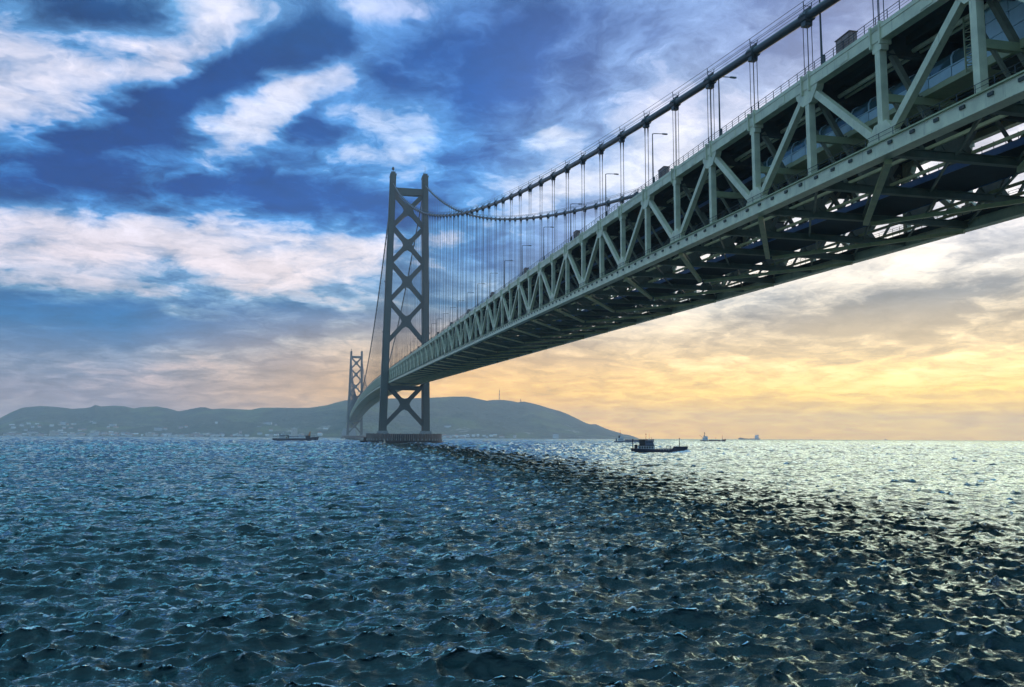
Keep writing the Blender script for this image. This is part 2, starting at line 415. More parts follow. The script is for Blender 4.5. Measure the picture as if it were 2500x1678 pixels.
# --- towers
def x_brace(z0, a0, z1, a1, w, gus):
    """outline of an X between two legs: half-spans a0 at z0 and a1 at z1, arm width w, gusset chamfer gus"""
    c0 = V(0, (z0 * a1 + z1 * a0) / (a0 + a1))
    ends = [V(a1, z1), V(-a1, z1), V(-a0, z0), V(a0, z0)]
    arms = []
    for e in ends:
        d = e - c0; L = np.linalg.norm(d); d /= L; arms.append((d, L))
    out = []
    for k in range(4):
        d, L = arms[k]; n = V(-d[1], d[0])
        # right edge end, left edge end (counter-clockwise)
        out.append(c0 + d * L - n * w / 2); out.append(c0 + d * L + n * w / 2)
        d2, L2 = arms[(k + 1) % 4]; n2 = V(-d2[1], d2[0])
        # left edge of this arm meets the right edge of the next one
        A = np.array([[d[0], -d2[0]], [d[1], -d2[1]]]); rhs = (-n2 * w / 2) - (n * w / 2)
        s_, t_ = np.linalg.solve(A, rhs)
        p = c0 + n * w / 2 + d * s_
        out.append(p + d * gus); out.append(p + (d + d2) * gus * 0.27); out.append(p + d2 * gus)
    return [tuple(p) for p in out]
def leg_x(z): return 23.25 + (17.75 - 23.25) * (z - 11.0) / (297.0 - 11.0)
def make_tower(name_loc):
    t = empty('tower', name_loc, 0, bridge)
    for s in (-1, 1):
        rings = []
        for z in (10.5, 14.0, 60.0, 110.0, 160.0, 210.0, 260.0, 297.0):
            f = (z - 10.5) / 286.5; wx = (8.3 - 1.7 * f) / 2; wy = 7.4; nx, ny = 1.15, 2.5
            c = s * leg_x(z)
            pr = [(wx - nx, -wy), (wx - nx, -wy + ny), (wx, -wy + ny), (wx, wy - ny), (wx - nx, wy - ny), (wx - nx, wy)]
            ring = [(x, y) for x, y in pr] + [(-x, y) for x, y in pr[::-1]]
            rings.append([(c + x, y, z) for x, y in ring])
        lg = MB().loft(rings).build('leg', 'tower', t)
        # pedestal, saddle housing, splice bands, aviation beacon
        c = s * leg_x(11)
        MB().box(c - 5.4, c + 5.4, -8.6, 8.6, 9.6, 13.2).box(c - 6.2, c + 6.2, -9.6, 9.6, 9.4, 11.0).build('pedestal', 'concrete_grey', lg)
        c = s * HX
        MB().box(c - 2.4, c + 2.4, -5.5, 5.5, 296.9, 299.4).box(c - 3.6, c + 3.6, -7.7, 7.7, 295.6, 296.6).build('saddle_housing', 'tower', lg)
        bands = MB()
        for z in range(22, 290, 9):
            f = (z - 10.5) / 286.5; wx = (8.3 - 1.7 * f) / 2 + 0.06; cc = s * leg_x(z)
            bands.box(cc - wx, cc + wx, -4.96, 4.96, z, z + 0.35).box(cc - wx + 1.15, cc + wx - 1.15, -7.46, 7.46, z, z + 0.35)
        bands.build('splice_band', 'tower', lg)['kind'] = 'stuff'
        bc = MB()
        if s < 0:
            bc.tube([(c, 0, 299.3), (c, 0, 303.0)], 0.25, 6).loft([[(c + r * math.cos(q * math.pi / 4), r * math.sin(q * math.pi / 4), z) for q in range(8)] for r, z in ((0.3, 302.2), (1.3, 303.2), (1.6, 304.4), (1.2, 305.6), (0.2, 306.4))])
        else:
            bc.tube([(c, 0, 299.3), (c, 0, 309.0)], [0.3, 0.12], 6).box(c - 1.8, c - 1.2, -.6, .6, 299.3, 301.8)
        bc.build('beacon', 'dark', lg)
        lad = MB()
        for z in (120, 176, 232): 
            cc = s * leg_x(z); f = (z - 10.5) / 286.5; wx = (8.3 - 1.7 * f) / 2
            MB().box(cc + s * (wx + 0.05), cc + s * (wx + 1.1), -2, 2, z, z + 0.3).box(cc + s * (wx + 0.95), cc + s * (wx + 1.05), -2, 2, z + .3, z + 1.4).build('landing', 'dark', lg)
        pass
    a = leg_x(279) - 2.6
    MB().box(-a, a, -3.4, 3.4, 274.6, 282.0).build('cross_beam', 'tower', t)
    for z0, z1 in ((238.5, 276.0), (198.0, 238.0), (155.0, 197.5), (110.0, 154.5), (19.0, 64.0)):
        MB().extrude(x_brace(z0, leg_x(z0) - 1.5, z1, leg_x(z1) - 1.5, 4.7, 5.2), (0, 0, 0), (1, 0, 0), (0, 0, 1), -2.6, 2.6).build('cross_brace', 'tower', t)
    MB().box(-20, 20, -2.2, 2.2, zt(0) - 20.5, zt(0) - 15.8).build('girder_seat', 'tower', t)
    return t
def copy_tree(o, parent):
    c = o.copy(); COL.objects.link(c); c.parent = parent
    for ch in list(o.children): copy_tree(ch, c)
    return c
tw = make_tower((0, 0, 0))
tw2 = copy_tree(tw, bridge); tw2.location = (0, SPAN, 0)
tw['label'] = 'near braced steel tower standing on the round pier'
tw2['label'] = 'distant hazy tower at the far end of the main span'

# --- main cables with clamps and hand ropes
def cable_line(x, dz=0.0, step=P):
    ys = [YS[0] - P * 2] + YS[:60] + list(np.arange(5, SPAN, 14.2)) + [SPAN] + list(np.arange(SPAN + 14.2, SPAN + 900, 28.4))
    return [(x, y, zc(y) + dz) for y in ys if not (-8 < y < 4.9)] 
def clamp_mesh():
    m = MB().tube([(0, -0.95, 0), (0, -0.8, 0), (0, 0.8, 0), (0, 0.95, 0)], [0.62, 0.84, 0.84, 0.62], 10)
    m.box(-0.09, 0.09, -0.9, 0.9, 0.84, 1.12).box(-0.5, 0.5, -0.55, 0.55, -1.25, -0.6)
    for s in (-1, 1):
        m.beam((s * 0.42, 0, 0.6), (s * 0.62, 0, 2.0), 0.09, 0.09, (0, 1, 0))
    m.beam((-0.5, 0, 1.45), (0.5, 0, 1.45), 0.07, 0.07, (0, 1, 0))
    for q in (-0.5, 0, 0.5): m.box(-0.95, 0.95, q - 0.12, q + 0.12, -0.1, 0.1)
    return m.mesh('cable_clamp')
CLM = clamp_mesh()
pan_ys = lambda n0, n1: [Y0 + P * i for i in range(n0, n1)]
side_ys = pan_ys(N_A, N_B + 1)                 # up to just before the tower
main_ys = [y for y in pan_ys(N_B + 1, 230) if 18 < y < SPAN - 12]
for s in (-1, 1):
    x = s * HX
    pts = cable_line(x); pts.insert(next(i for i, p in enumerate(pts) if p[1] > 0), (x, 0, Z_SAD))
    mc = MB().tube(pts, 0.60, 12).build('main_cable', 'cable', bridge, smooth=True)
    hr = MB()
    for q in (-0.6, 0.6):
        hr.tube([(px + q, py, pz + 2.0) for px, py, pz in pts], 0.045, 4, False).tube([(px + q * 0.8, py, pz + 1.45) for px, py, pz in pts], 0.035, 4, False)
    hr.build('hand_rope', 'rope', mc)
    for y in side_ys:
        if zc(y) - zt(y) < 4: continue
        o = obj('cable_clamp', CLM, 'dark', mc, (x, y, zc(y))); o.rotation_euler = (math.atan(0.4315 + 2 * 0.000189 * y), 0, 0)
    far = MB()
    for y in main_ys:
        far.box(x - .85, x + .85, y - 0.8, y + 0.8, zc(y) - 1.0, zc(y) + 0.8).box(x - .6, x - .5, y - .06, y + .06, zc(y) + .8, zc(y) + 2.0).box(x + .5, x + .6, y - .06, y + .06, zc(y) + .8, zc(y) + 2.0)
    o = far.build('cable_clamp', 'dark', mc); o['kind'] = 'stuff'

# --- hangers
def hanger_mesh(offs, r):
    m = MB()
    for ox, oy in offs:
        m.tube([(ox, oy, 0), (ox, oy, 1)], r, 5, False)
    return m.mesh('hanger')
H4 = hanger_mesh([(-0.3, -0.5), (-0.3, 0.5), (0.3, -0.5), (0.3, 0.5)], 0.055)
H2 = hanger_mesh([(-0.28, 0.1), (0.28, -0.1)], 0.07)
H2F = hanger_mesh([(-0.28, 0.1), (0.28, -0.1)], 0.085)
SOCK = MB()
for ox, oy in ((-0.28, 0.1), (0.28, -0.1)): SOCK.tube([(ox, oy, 0.2), (ox, oy, -2.2)], [0.2, 0.075], 6)
SOCK = SOCK.mesh('hanger_socket')
count = 0
rest = MB()
for i, y in enumerate(side_ys + main_ys):
    for s in (-1, 1):
        x = s * HX; z0 = zt(y) + 1.5; z1 = zc(y) - 1.0
        if z1 - z0 < 1.5: continue
        if count < 300:
            o = obj('hanger', H4 if y < -770 else (H2 if y < -300 else H2F), 'rope', bridge, (x, y, z0)); o.scale = (1, 1, z1 - z0); count += 1
            if -770 < y < -250: obj('hanger_socket', SOCK, 'dark', bridge, (x, y, z1))
        else:
            for ox in (-0.28, 0.28): rest.tube([(x + ox, y, z0), (x + ox, y, z1)], 0.10, 4, False)
o = rest.build('hanger', 'rope', bridge); o['kind'] = 'stuff'

# --- stiffening trusses
def shaped(name, f):
    m = MB(); f(m); return m.mesh(name)
HZ = 11.67
sl = 0.032
POST = shaped('post', lambda m: m.box(-0.44, 0.44, -0.42, 0.42, -HZ - 0.1, 0.1))
def dg(m, up):
    # from this node to the next one: up = lower node here, upper node there
    za, zb = (-HZ + 0.35, -0.35 + sl * P) if up else (-0.35, -HZ + 0.35 + sl * P)
    m.beam((0, 0.75, za), (0, P - 0.75, zb), 0.78, 0.86, (1, 0, 0))
DUP = shaped('diagonal', lambda m: dg(m, True)); DDN = shaped('diagonal', lambda m: dg(m, False))
def gus_low(m):
    m.extrude([(-2.6, -0.2), (2.6, -0.2), (2.3, 0.7), (1.0, 2.3), (-1.0, 2.3), (-2.3, 0.7)], (0, 0, -HZ), (0, 1, 0), (0, 0, 1), -0.475, 0.475)
def gus_top(m):
    m.extrude([(-2.6, 0.2), (-2.3, -0.6), (-1.0, -2.0), (1.0, -2.0), (2.3, -0.6), (2.6, 0.2)][::-1], (0, 0, 0), (0, 1, 0), (0, 0, 1), -0.475, 0.475)
GLO = shaped('gusset_plate', gus_low); GTO = shaped('gusset_plate', gus_top)
GSM = shaped('gusset_plate', lambda m: m.extrude([(-0.95, 0.2), (-0.75, -1.1), (0.75, -1.1), (0.95, 0.2)][::-1], (0, 0, 0), (0, 1, 0), (0, 0, 1), -0.47, 0.47))
def anchor_mesh():
    m = MB()
    m.box(-0.75, 0.75, -0.95, -0.7, -0.5, 2.1).box(-0.75, 0.75, 0.7, 0.95, -0.5, 2.1).box(-0.62, 0.62, -0.69, 0.69, 1.3, 1.9)
    return m.mesh('hanger_anchor')
ANC = anchor_mesh()
BRK = shaped('bracket', lambda m: m.box(-0.10, 0.10, -0.34, 0.34, -0.17, 0.17))
def low_of(i): return i % 2 == 0
trusses = []
for s in (-1, 1):
    tr = empty('truss', (0, 0, 0), 0, bridge); trusses.append(tr)
    x = s * HX
    sweepo('top_chord', 'steel', x - 0.55, x + 0.55, 0.0, 1.3, tr)
    bc = sweepo('bottom_chord', 'steel', x - 0.60, x + 0.60, -13.15, -HZ, tr)
    sweep(MB(), x - 0.78, x + 0.78, -13.32, -13.153, YS).build('flange', 'steel', bc)
    for i in range(N_A, N_B + 1):
        y = Y0 + P * i; L = (x, y, zt(y))
        obj('post', POST, 'steel', tr, L)
        obj('diagonal', DUP if low_of(i) else DDN, 'steel', tr, L)
        obj('gusset_plate', GLO if low_of(i) else GTO, 'steel', tr, L)
        if low_of(i): obj('gusset_plate', GSM, 'steel', tr, L)
        obj('hanger_anchor', ANC, 'steel', tr, L)
        if i < 26:
            for k in range(4):
                yy = y + (k + 0.5) * P / 4
                obj('bracket', BRK, 'under', tr, (x + s * 0.66, yy, zt(yy) - 12.15))
    pm, dm = MB(), MB()
    for i in range(N_B + 1, len(YS) + N_A - 1):
        y = Y0 + P * i; z = zt(y); z2 = zt(y + P)
        pm.box(x - .44, x + .44, y - .42, y + .42, z - HZ - .1, z + .1)
        za, zb = (z - HZ + .35, z2 - .35) if low_of(i) else (z - .35, z2 - HZ + .35)
        dm.beam((x, y + .75, za), (x, y + P - .75, zb), 0.78, 0.86)
    o = pm.build('post', 'steel', tr); o['kind'] = 'stuff'
    o = dm.build('diagonal', 'steel', tr); o['kind'] = 'stuff'
    # walkway ledge and cable rails that run along the lower chord
    sweepo('ledge', 'olive', x + s * 0.62 - 0.22, x + s * 0.62 + 0.22, -HZ + 0.004, -HZ + 0.16, tr)
    rl = MB()
    for q, r_ in ((1.05, 0.04), (0.6, 0.03)):
        rl.tube([(x + s * 0.70, y, zt(y) - HZ + q) for y in YS[:90]], r_, 4, False)
    for k in range(0, 90 * 6):
        y = YS[0] + k * P / 6
        rl.box(x + s * .70 - .03, x + s * .70 + .03, y - .03, y + .03, zt(y) - HZ + .15, zt(y) - HZ + 1.05)
    rl.build('guard_rail', 'dark', tr)

# --- transverse frames
def frame_parts():
    fb = MB().box(-17.18, 17.18, -0.14, 0.14, -1.3, 0.98).box(-17.18, 17.18, -0.36, 0.36, -1.42, -1.302)
    st_ = MB().box(-17.13, 17.13, -0.16, 0.16, -13.0, -12.2).box(-17.13, 17.13, -0.40, 0.40, -13.1, -13.004).box(-17.13, 17.13, -0.40, 0.40, -12.196, -12.1)
    sw = [MB().beam((a, 0, -0.9), (b, 0, -11.8), 0.55, 0.62, (0, 1, 0)) for a, b in ((-16.6, -10.0), (-1.0, -7.8), (1.0, 7.8), (16.6, 10.0))]
    hz = []
    for c in (-8.9, 8.9):
        pl = [(-2.6, -12.0), (2.6, -12.0), (2.2, -11.5), (1.7, -10.9), (1.4, -10.2), (1.3, -9.6), (-1.3, -9.6), (-1.4, -10.2), (-1.7, -10.9), (-2.2, -11.5)]
        hz.append(MB().extrude([(c + a, b) for a, b in pl], (0, 0, 0), (1, 0, 0), (0, 0, 1), -0.1, 0.1))
    return fb.mesh('floor_beam'), st_.mesh('cross_strut'), [q.mesh('sway_brace') for q in sw], [q.mesh('haunch_plate') for q in hz]
FB, STR, SWB, HAU = frame_parts()
KNE = [shaped('knee_brace', lambda m, a=a, b=b, za=za, zb=zb: m.beam((a, 0, za), (b, 0, zb), 0.32, 0.36, (0, 1, 0))) for a, b, za, zb in
       ((-17.2, -12.9, -5.4, -12.05), (17.2, 12.9, -5.4, -12.05), (-12.9, -9.6, -5.8, -11.2), (12.9, 9.6, -5.8, -11.2), (-5.6, 0.0, -4.0, -12.05), (5.6, 0.0, -4.0, -12.05))]
SEC = [shaped('lateral_tie', lambda m, a=a, b=b: m.beam((a, 0.45, -12.5), (b, P - 0.45, -12.5 + sl * P), 0.26, 0.26, (1, 0, 0.2))) for a, b in ((-16.9, -9.0), (9.0, 16.9), (-9.0, -1.0), (1.0, 9.0))]
PRS = shaped('support_beam', lambda m: m.box(-17.3, -8.6, -0.3, 0.3, -6.9, -6.02))
LATN = shaped('lateral_brace', lambda m: m.beam((-17.0, 0.5, -13.55), (-0.5, 2 * P - 0.3, -13.55 + sl * 2 * P), 0.75, 0.55, (1, 1, 0)))
LATF = shaped('lateral_brace', lambda m: m.beam((17.0, 0.5, -13.55), (0.5, 2 * P - 0.3, -13.55 + sl * 2 * P), 0.75, 0.55, (1, -1, 0)))
for i in range(N_A, N_B + 1):
    y = Y0 + P * i
    fr = empty('cross_frame', (0, y, zt(y)), 0, bridge)
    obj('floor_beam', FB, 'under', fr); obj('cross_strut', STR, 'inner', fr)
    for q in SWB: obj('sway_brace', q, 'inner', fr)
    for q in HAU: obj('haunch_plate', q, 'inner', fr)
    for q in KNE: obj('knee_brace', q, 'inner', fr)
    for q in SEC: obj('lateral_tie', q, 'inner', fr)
    if y < -780: obj('support_beam', PRS, 'olive', fr)
    if low_of(i) and i < N_B - 1:
        obj('lateral_brace', LATN, 'brace', fr); obj('lateral_brace', LATF, 'brace', fr)
mfb, mst, msw, mlt = MB(), MB(), MB(), MB()
for i in range(N_B + 1, len(YS) + N_A - 2):
    y = Y0 + P * i; z = zt(y)
    mfb.box(-17.18, 17.18, y - .2, y + .2, z - 1.3, z + .98)
    mst.box(-17.13, 17.13, y - .3, y + .3, z - 13.1, z - 12.1)
    for a, b in ((-16.6, -10.0), (-1.0, -7.8), (1.0, 7.8), (16.6, 10.0)):
        msw.beam((a, y, z - .9), (b, y, z - 11.8), .55, .62, (0, 1, 0))
    if low_of(i):
        for q in (-1, 1): mlt.beam((q * 17, y + .5, z - 13.55), (q * .5, y + 2 * P, zt(y + 2 * P) - 13.55), .75, .55, (1, 0.5, 0))
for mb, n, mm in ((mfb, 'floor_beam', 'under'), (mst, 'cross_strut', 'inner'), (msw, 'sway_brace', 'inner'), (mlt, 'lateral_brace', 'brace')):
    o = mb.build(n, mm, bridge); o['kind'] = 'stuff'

# --- deck, stringers, walkways
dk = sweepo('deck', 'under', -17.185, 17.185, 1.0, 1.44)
sweepo('road_surface', 'asphalt', -16.4, 16.4, 1.444, 1.50, dk)
for s in (-1, 1):
    sweepo('kerb', 'steel', s * 17.75 - 0.62, s * 17.75 + 0.62, 1.304, 1.78, dk)
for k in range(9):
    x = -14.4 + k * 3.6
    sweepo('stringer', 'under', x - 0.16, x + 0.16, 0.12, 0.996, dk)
for s in (-1, 1):
    r_ = MB(); x = s * 18.2
    for q, w in ((0.45, .03), (0.8, .03), (1.15, .05)): r_.tube([(x, y, zt(y) + 1.78 + q) for y in YS[:110]], w, 4, False)
    for k in range(110 * 7):
        y = YS[0] + k * P / 7
        r_.box(x - .035, x + .035, y - .035, y + .035, zt(y) + 1.78, zt(y) + 2.9)
    r_.build('railing', 'dark', dk)
# maintenance decks at the level of the lower chords
for n, x0, x1 in (('maintenance_deck', -3.6, 4.8), ('maintenance_walkway', -16.9, -14.9), ('maintenance_walkway', 14.9, 16.9)):
    md = sweepo(n, 'grate', x0, x1, -11.88, -11.66)
    edges = [x0, x1] if n == 'maintenance_deck' else [x1 if x0 < 0 else x0]
    if n == 'maintenance_deck':
        sweepo('fascia', 'blue', x0 - 0.1, x0 - 0.004, -12.0, -11.2, md); sweepo('fascia', 'blue', x1 + 0.004, x1 + 0.1, -12.0, -11.2, md)
    f_ = MB()
    for x in edges:
        for q in ((0.3, 0.65, 1.0, 1.35) if n == 'maintenance_walkway' else (0.5, 1.0)):
            f_.tube([(x, y, zt(y) - 11.66 + q) for y in YS[:70]], 0.03, 4, False)
        for k in range(70 * 8):
            y = YS[0] + k * P / 8
            f_.box(x - .03, x + .03, y - .03, y + .03, zt(y) - 11.66, zt(y) - 10.3)
    f_.build('fence', 'dark', md)
for x in (-12.4, -6.6, 8.4, 12.6): sweepo('runway_rail', 'brace', x - 0.14, x + 0.14, -12.098, -11.72)
ut = sweepo('utility_walkway', 'grate', -8.2, -6.6, -1.95, -1.75)
sweepo('fascia', 'blue', -8.3, -8.204, -2.1, -1.45, ut)
r_ = MB()
for q in (0.6, 1.1): r_.tube([(-8.25, y, zt(y) - 1.75 + q) for y in YS[:60]], .03, 4, False)
for k in range(60 * 8):
    y = YS[0] + k * P / 8; r_.box(-8.28, -8.22, y - .03, y + .03, zt(y) - 1.75, zt(y) - .65)
r_.build('fence', 'dark', ut)

# --- glazed promenade hung inside the near end of the truss
pr = empty('promenade', (0, 0, 0), 0, bridge)
pys = list(np.arange(-916.0, -795.0, P / 4)) + [-795.5]
sweepo('floor_girder', 'olive', -12.75, -9.3, -6.0, -5.32, pr, pys)
PAN = shaped('wall_panel', lambda m: m.box(-0.06, 0.06, 0.06, P / 4 - 0.06, -5.3, -4.25))
RIB = MB()
arch = [(-12.72, -4.25), (-12.72, -3.2), (-12.4, -2.6), (-11.8, -2.25), (-10.3, -2.25), (-9.7, -2.6), (-9.4, -3.2), (-9.4, -4.25)]
for (xa, za), (xb, zb) in zip(arch[:-1], arch[1:]): RIB.beam((xa, 0, za), (xb, 0, zb), 0.16, 0.14, (0, 1, 0))
RIB = RIB.mesh('rib')
gl_m = []
for a, b in zip(pys[:-2], pys[1:-1]):
    for x in (-12.74, -9.34): obj('wall_panel', PAN, 'panel', pr, (x, a, zt(a)))
    obj('rib', RIB, 'panel', pr, (0, a, zt(a)))
gl = MB().loft([[(x * 1.0 + (0.05 if x < -11 else -0.05), y, zt(y) + z - 0.02) for x, z in arch] for y in (pys[0], pys[-2])], close=False, caps=False)
for y in (pys[-2],):
    gl.extrude([(x, z) for x, z in arch], (0, y - 0.03, zt(y)), (1, 0, 0), (0, 0, 1), -0.02, 0.02)
gl.build('glazing', 'glassy', pr)
sweepo('coping', 'panel', -12.86, -12.70, -4.25, -4.12, pr, pys)
# end hall of the promenade: pale blue panelled block with a lattice stair
hall = empty('promenade_hall', (0, 0, 0), 0, bridge)
sweepo('base_beam', 'olive', -13.4, -4.6, -6.6, -5.7, hall, [-916, -900, -880, -860, -842.6])
for k in range(8):
    for j in range(3):
        a = -843.2 - k * 3.0
        z = zt(a) - 5.6 + j * 1.75
        MB().box(-13.1, -12.95, a - 2.92, a, z, z + 1.68).build('wall_panel', 'panel', hall)
for k in range(2):
    x = -12.9 + k * 3.0
    for j in range(3):
        z = zt(-843) - 5.6 + j * 1.75
        MB().box(x, x + 2.92, -843.3, -843.15, z, z + 1.68).build('wall_panel', 'panel', hall)
MB().box(-12.9, -5.0, -915.5, -843.4, zt(-880) - 5.7, zt(-880) - 1.7).build('core', 'under', hall)
ls = MB()
for (x, y) in ((-13.9, -842.2), (-12.9, -842.2), (-13.9, -841.2), (-12.9, -841.2)): ls.beam((x, y, zt(y) - 6.4), (x, y, zt(y) - 0.4), 0.14, 0.14)
for j in range(14):
    z = zt(-842) - 6.2 + j * 0.42
    for x in (-13.9, -12.9): ls.beam((x, -842.2, z), (x, -841.2, z + (0.3 if j % 2 else 0)), 0.07, 0.07)
    for y in (-842.2, -841.2): ls.beam((-13.9, y, z), (-12.9, y, z + (0.3 if j % 2 else 0)), 0.07, 0.07, (0, 1, 0))
ls.build('lattice_stair', 'olive', hall)

SPL = shaped('splice_plate', lambda m: m.box(-0.03, 0.03, -0.9, 0.9, 0.18, 1.12).box(-0.03, 0.03, -0.9, 0.9, -13.02, -11.95))
for i in range(N_A, 30):
    for tr, s in zip(trusses, (-1, 1)):
        y = Y0 + P * (i + 0.42)
        obj('splice_plate', SPL, 'steel', tr, (s * (HX + 0.0) + s * (0.585), y, zt(y)))['kind'] = 'stuff'
pp = MB()
for x, z, r_ in ((-13.6, -0.55, 0.28), (-12.7, -0.6, 0.2), (4.0, -11.2, 0.3)):
    pp = MB().tube([(x, y, zt(y) + z) for y in YS[:80]], r_, 8, False); pp.build('service_pipe', 'steel', bridge, smooth=True)
cage = empty('inspection_cabin', (-3.2, -783.0, zt(-783.0) - 11.66)); tag(cage, 'small grey inspection cabin on the dark maintenance deck under the bridge', 'cabin')
MB().box(-1.2, 1.2, -2.0, 2.0, 0.25, 2.5).build('body', 'concrete_grey', cage); MB().box(-1.35, 1.35, -2.2, 2.2, 2.504, 2.62).build('roof', 'dark', cage)
for q in (-1.5, -0.5, 0.5, 1.5): MB().box(-1.26, -1.204, q - .4, q + .4, 1.2, 2.1).build('window', 's_dark_glass', cage)
MB().box(-1.0, 1.0, -1.8, 1.8, 0.0, 0.246).build('base', 'dark', cage)

# ------------------------------------------------------------------ piers
def make_pier(loc):
    p = empty('bridge_pier', loc)
    n = 96
    ringp = lambda r, z: [(r * math.cos(2 * math.pi * k / n), r * math.sin(2 * math.pi * k / n), z) for k in range(n)]
    MB().loft([ringp(39.2, -3), ringp(39.2, 9.6), ringp(38.4, 9.9)]).build('caisson', 'concrete_dark', p)
    MB().loft([ringp(41.6, -3), ringp(41.6, 2.7), ringp(40.9, 3.1)]).build('fender_ring', 'fender', p)
    rb, fd = MB(), MB()
    for k in range(112):
        a = 2 * math.pi * k / 112; c, s_ = math.cos(a), math.sin(a)
        u, v = V(c, s_, 0), V(-s_, c, 0)
        w = 0.60 if k % 2 else 0.40
        pts = []
        for z in (3.2, 10.2 + 0.25 * (k % 3 == 0)):
            for rr, t in ((39.1, -w), (40.6, -w), (40.6, w), (39.1, w)): pts.append(tuple(u * rr + v * t + V(0, 0, z)))
        rb.quad_hull(pts)
        pts = []
        for z in (3.0, 5.0):
            for rr, t in ((40.6, -.4), (41.2, -.4), (41.2, .4), (40.6, .4)): pts.append(tuple(u * (rr + 0.01) + v * t + V(0, 0, z)))
        if k % 2: fd.quad_hull(pts)
    o = rb.build('rib', 'concrete', p); o['kind'] = 'stuff'
    o = fd.build('fender_block', 'concrete_grey', p); o['kind'] = 'stuff'
    MB().box(-46.5, -38, -9, 5, -3, 2.4).box(-43.0, -38, -7, 3, 2.4, 6.2).build('landing_stage', 'fender', p)
    MB().box(14, 19, -36, -31, 9.6, 13.2).box(-24, -21.5, -34, -31, 9.6, 12).tube([(26, -30, 9.6), (26, -30, 15)], 0.3, 6).build('equipment_hut', 'concrete_grey', p)
    return p
p2 = make_pier((0, 0, 0)); tag(p2, 'round dark ribbed concrete pier under the near bridge tower', 'pier', 'bridge piers')
p3 = copy_tree(p2, None); p3.location = (0, SPAN, 0); p3['label'] = 'hazy distant pier under the far bridge tower'
an = empty('bridge_anchorage', (0, 2930, 0)); tag(an, 'pale concrete anchorage block where the bridge meets the far shore', 'anchorage')
MB().box(-32, 32, -30, 60, -2, 30).box(-27, 27, -10, 60, 30, 44).build('block', 'concrete_grey', an)
MB().box(-36, 36, -36, 64, -2, 5).build('plinth', 'concrete_grey', an)

# ------------------------------------------------------------------ street lamps and cabinets along the near edge
def lamp_parts():
    pole = MB().tube([(0, 0, 0), (0, 0, 5), (0, 0, 10.4)], [0.16, 0.13, 0.09], 8).box(-.28, .28, -.28, .28, 0, .12)
    arm = MB().tube([(0, 0, 10.36), (0.5, 0, 10.48), (2.1, 0, 10.55)], [0.09, 0.08, 0.07], 6)
    head = MB().loft([[(x, y * w, z) for y, z in ((-1, 0.0), (1, 0.0), (0.7, 0.2), (-0.7, 0.2))] for x, w, in ((2.0, 0.12), (2.25, 0.22), (2.9, 0.24), (3.1, 0.12))])
    for i, v in enumerate(head.v): head.v[i] = (v[0], v[1], v[2] + 10.46)
    box = MB().box(-.2, .2, -.5, -.18, .5, 1.6)
    return [(n, q.mesh(n)) for n, q in (('pole', pole), ('arm', arm), ('lamp_head', head), ('control_box', box))]
LP = lamp_parts()
ORD = ['first', 'second', 'third', 'fourth', 'fifth', 'sixth', 'seventh', 'eighth', 'ninth', 'tenth', 'eleventh', 'twelfth', 'thirteenth',
       'fourteenth', 'fifteenth', 'sixteenth', 'seventeenth', 'eighteenth', 'nineteenth', 'twentieth']
def ordw(k): return ORD[k] if k < 20 else ('twenty-' + ORD[k - 20] if k < 29 else 'thirtieth')
k = 0; y = -821.6
while y < 330:
    if not (-12 < y < 12):
        lp = empty('street_lamp', (-17.6, y, zt(y) + 1.78))
        for n, me in LP: obj(n, me, 'dark' if n != 'lamp_head' else 'lampheads', lp)
        if y < 0: k_side = k + 1
        if y < 0: lab = 'dark single-arm street lamp on the bridge deck edge, %s counting from the right' % ordw(k)
        else: lab = 'tiny street lamp on the deck, %s beyond the near tower' % ORD[k - k_side]
        tag(lp, lab, 'street lamp', 'street lamps along the bridge deck'); k += 1
    y += 2 * P
k = 0; y = -826.6
while y < -60:
    c = empty('equipment_cabinet', (-17.5, y, zt(y) + 1.78))
    MB().box(-.5, .5, -1.4, 1.4, 0.0, 1.9).box(-.6, .6, -1.5, 1.5, 1.904, 2.0).build('housing', 'cabinet', c)
    MB().box(-.56, -.504, -1.2, -0.1, .2, 1.7).build('door', 'cabinet', c); MB().box(-.56, -.504, .1, 1.2, .2, 1.7).build('door', 'cabinet', c)
    tag(c, 'brown equipment cabinet behind the bridge railing, %s counting from the right' % ordw(k), 'cabinet', 'cabinets along the bridge deck')
    k += 1; y += 4 * P

# ------------------------------------------------------------------ far shore
def px_az(px): return YAW + math.atan((px - 1250) / 2038.0)
def px_el(px, py): return math.atan(((1063 + px * 0.005) - py) / 2038.0 * math.cos(px_az(px) - YAW))
RIDGE = [(-700, 1046), (-400, 1048), (-200, 1050), (-100, 1044), (0, 1025), (10, 1020), (32, 1008), (58, 997), (100, 993), (125, 994), (160, 997), (180, 1000), (210, 998), (225, 996), (235, 990), (250, 994),
         (285, 992), (310, 994), (330, 999), (345, 996), (385, 994), (410, 998), (440, 1006), (470, 1000), (490, 996), (505, 996), (520, 1001), (545, 999),
         (615, 1002), (640, 997), (690, 997), (720, 998), (760, 997), (800, 991), (820, 985), (840, 980), (855, 978), (930, 975), (1000, 974), (1045, 973), (1085, 971),
         (1105, 970), (1140, 970), (1160, 974), (1190, 980), (1205, 978), (1230, 978), (1250, 981), (1265, 984), (1280, 982), (1295, 985), (1315, 990),
         (1340, 998), (1370, 1006), (1390, 1014), (1410, 1024), (1430, 1034), (1440, 1037), (1455, 1037), (1480, 1048), (1495, 1053), (1510, 1057),
         (1520, 1061), (1535, 1063), (1545, 1066), (1556, 1070.5), (1570, 1078)]
R_AZ = np.array([px_az(a) for a, b in RIDGE]); R_EL = np.array([px_el(a, b) for a, b in RIDGE])
def coast_r(a): return np.interp(np.degrees(a), [-40, -20, -10, -2, 2, 10, 21], [5600, 5000, 4500, 3950, 3880, 4150, 4500])
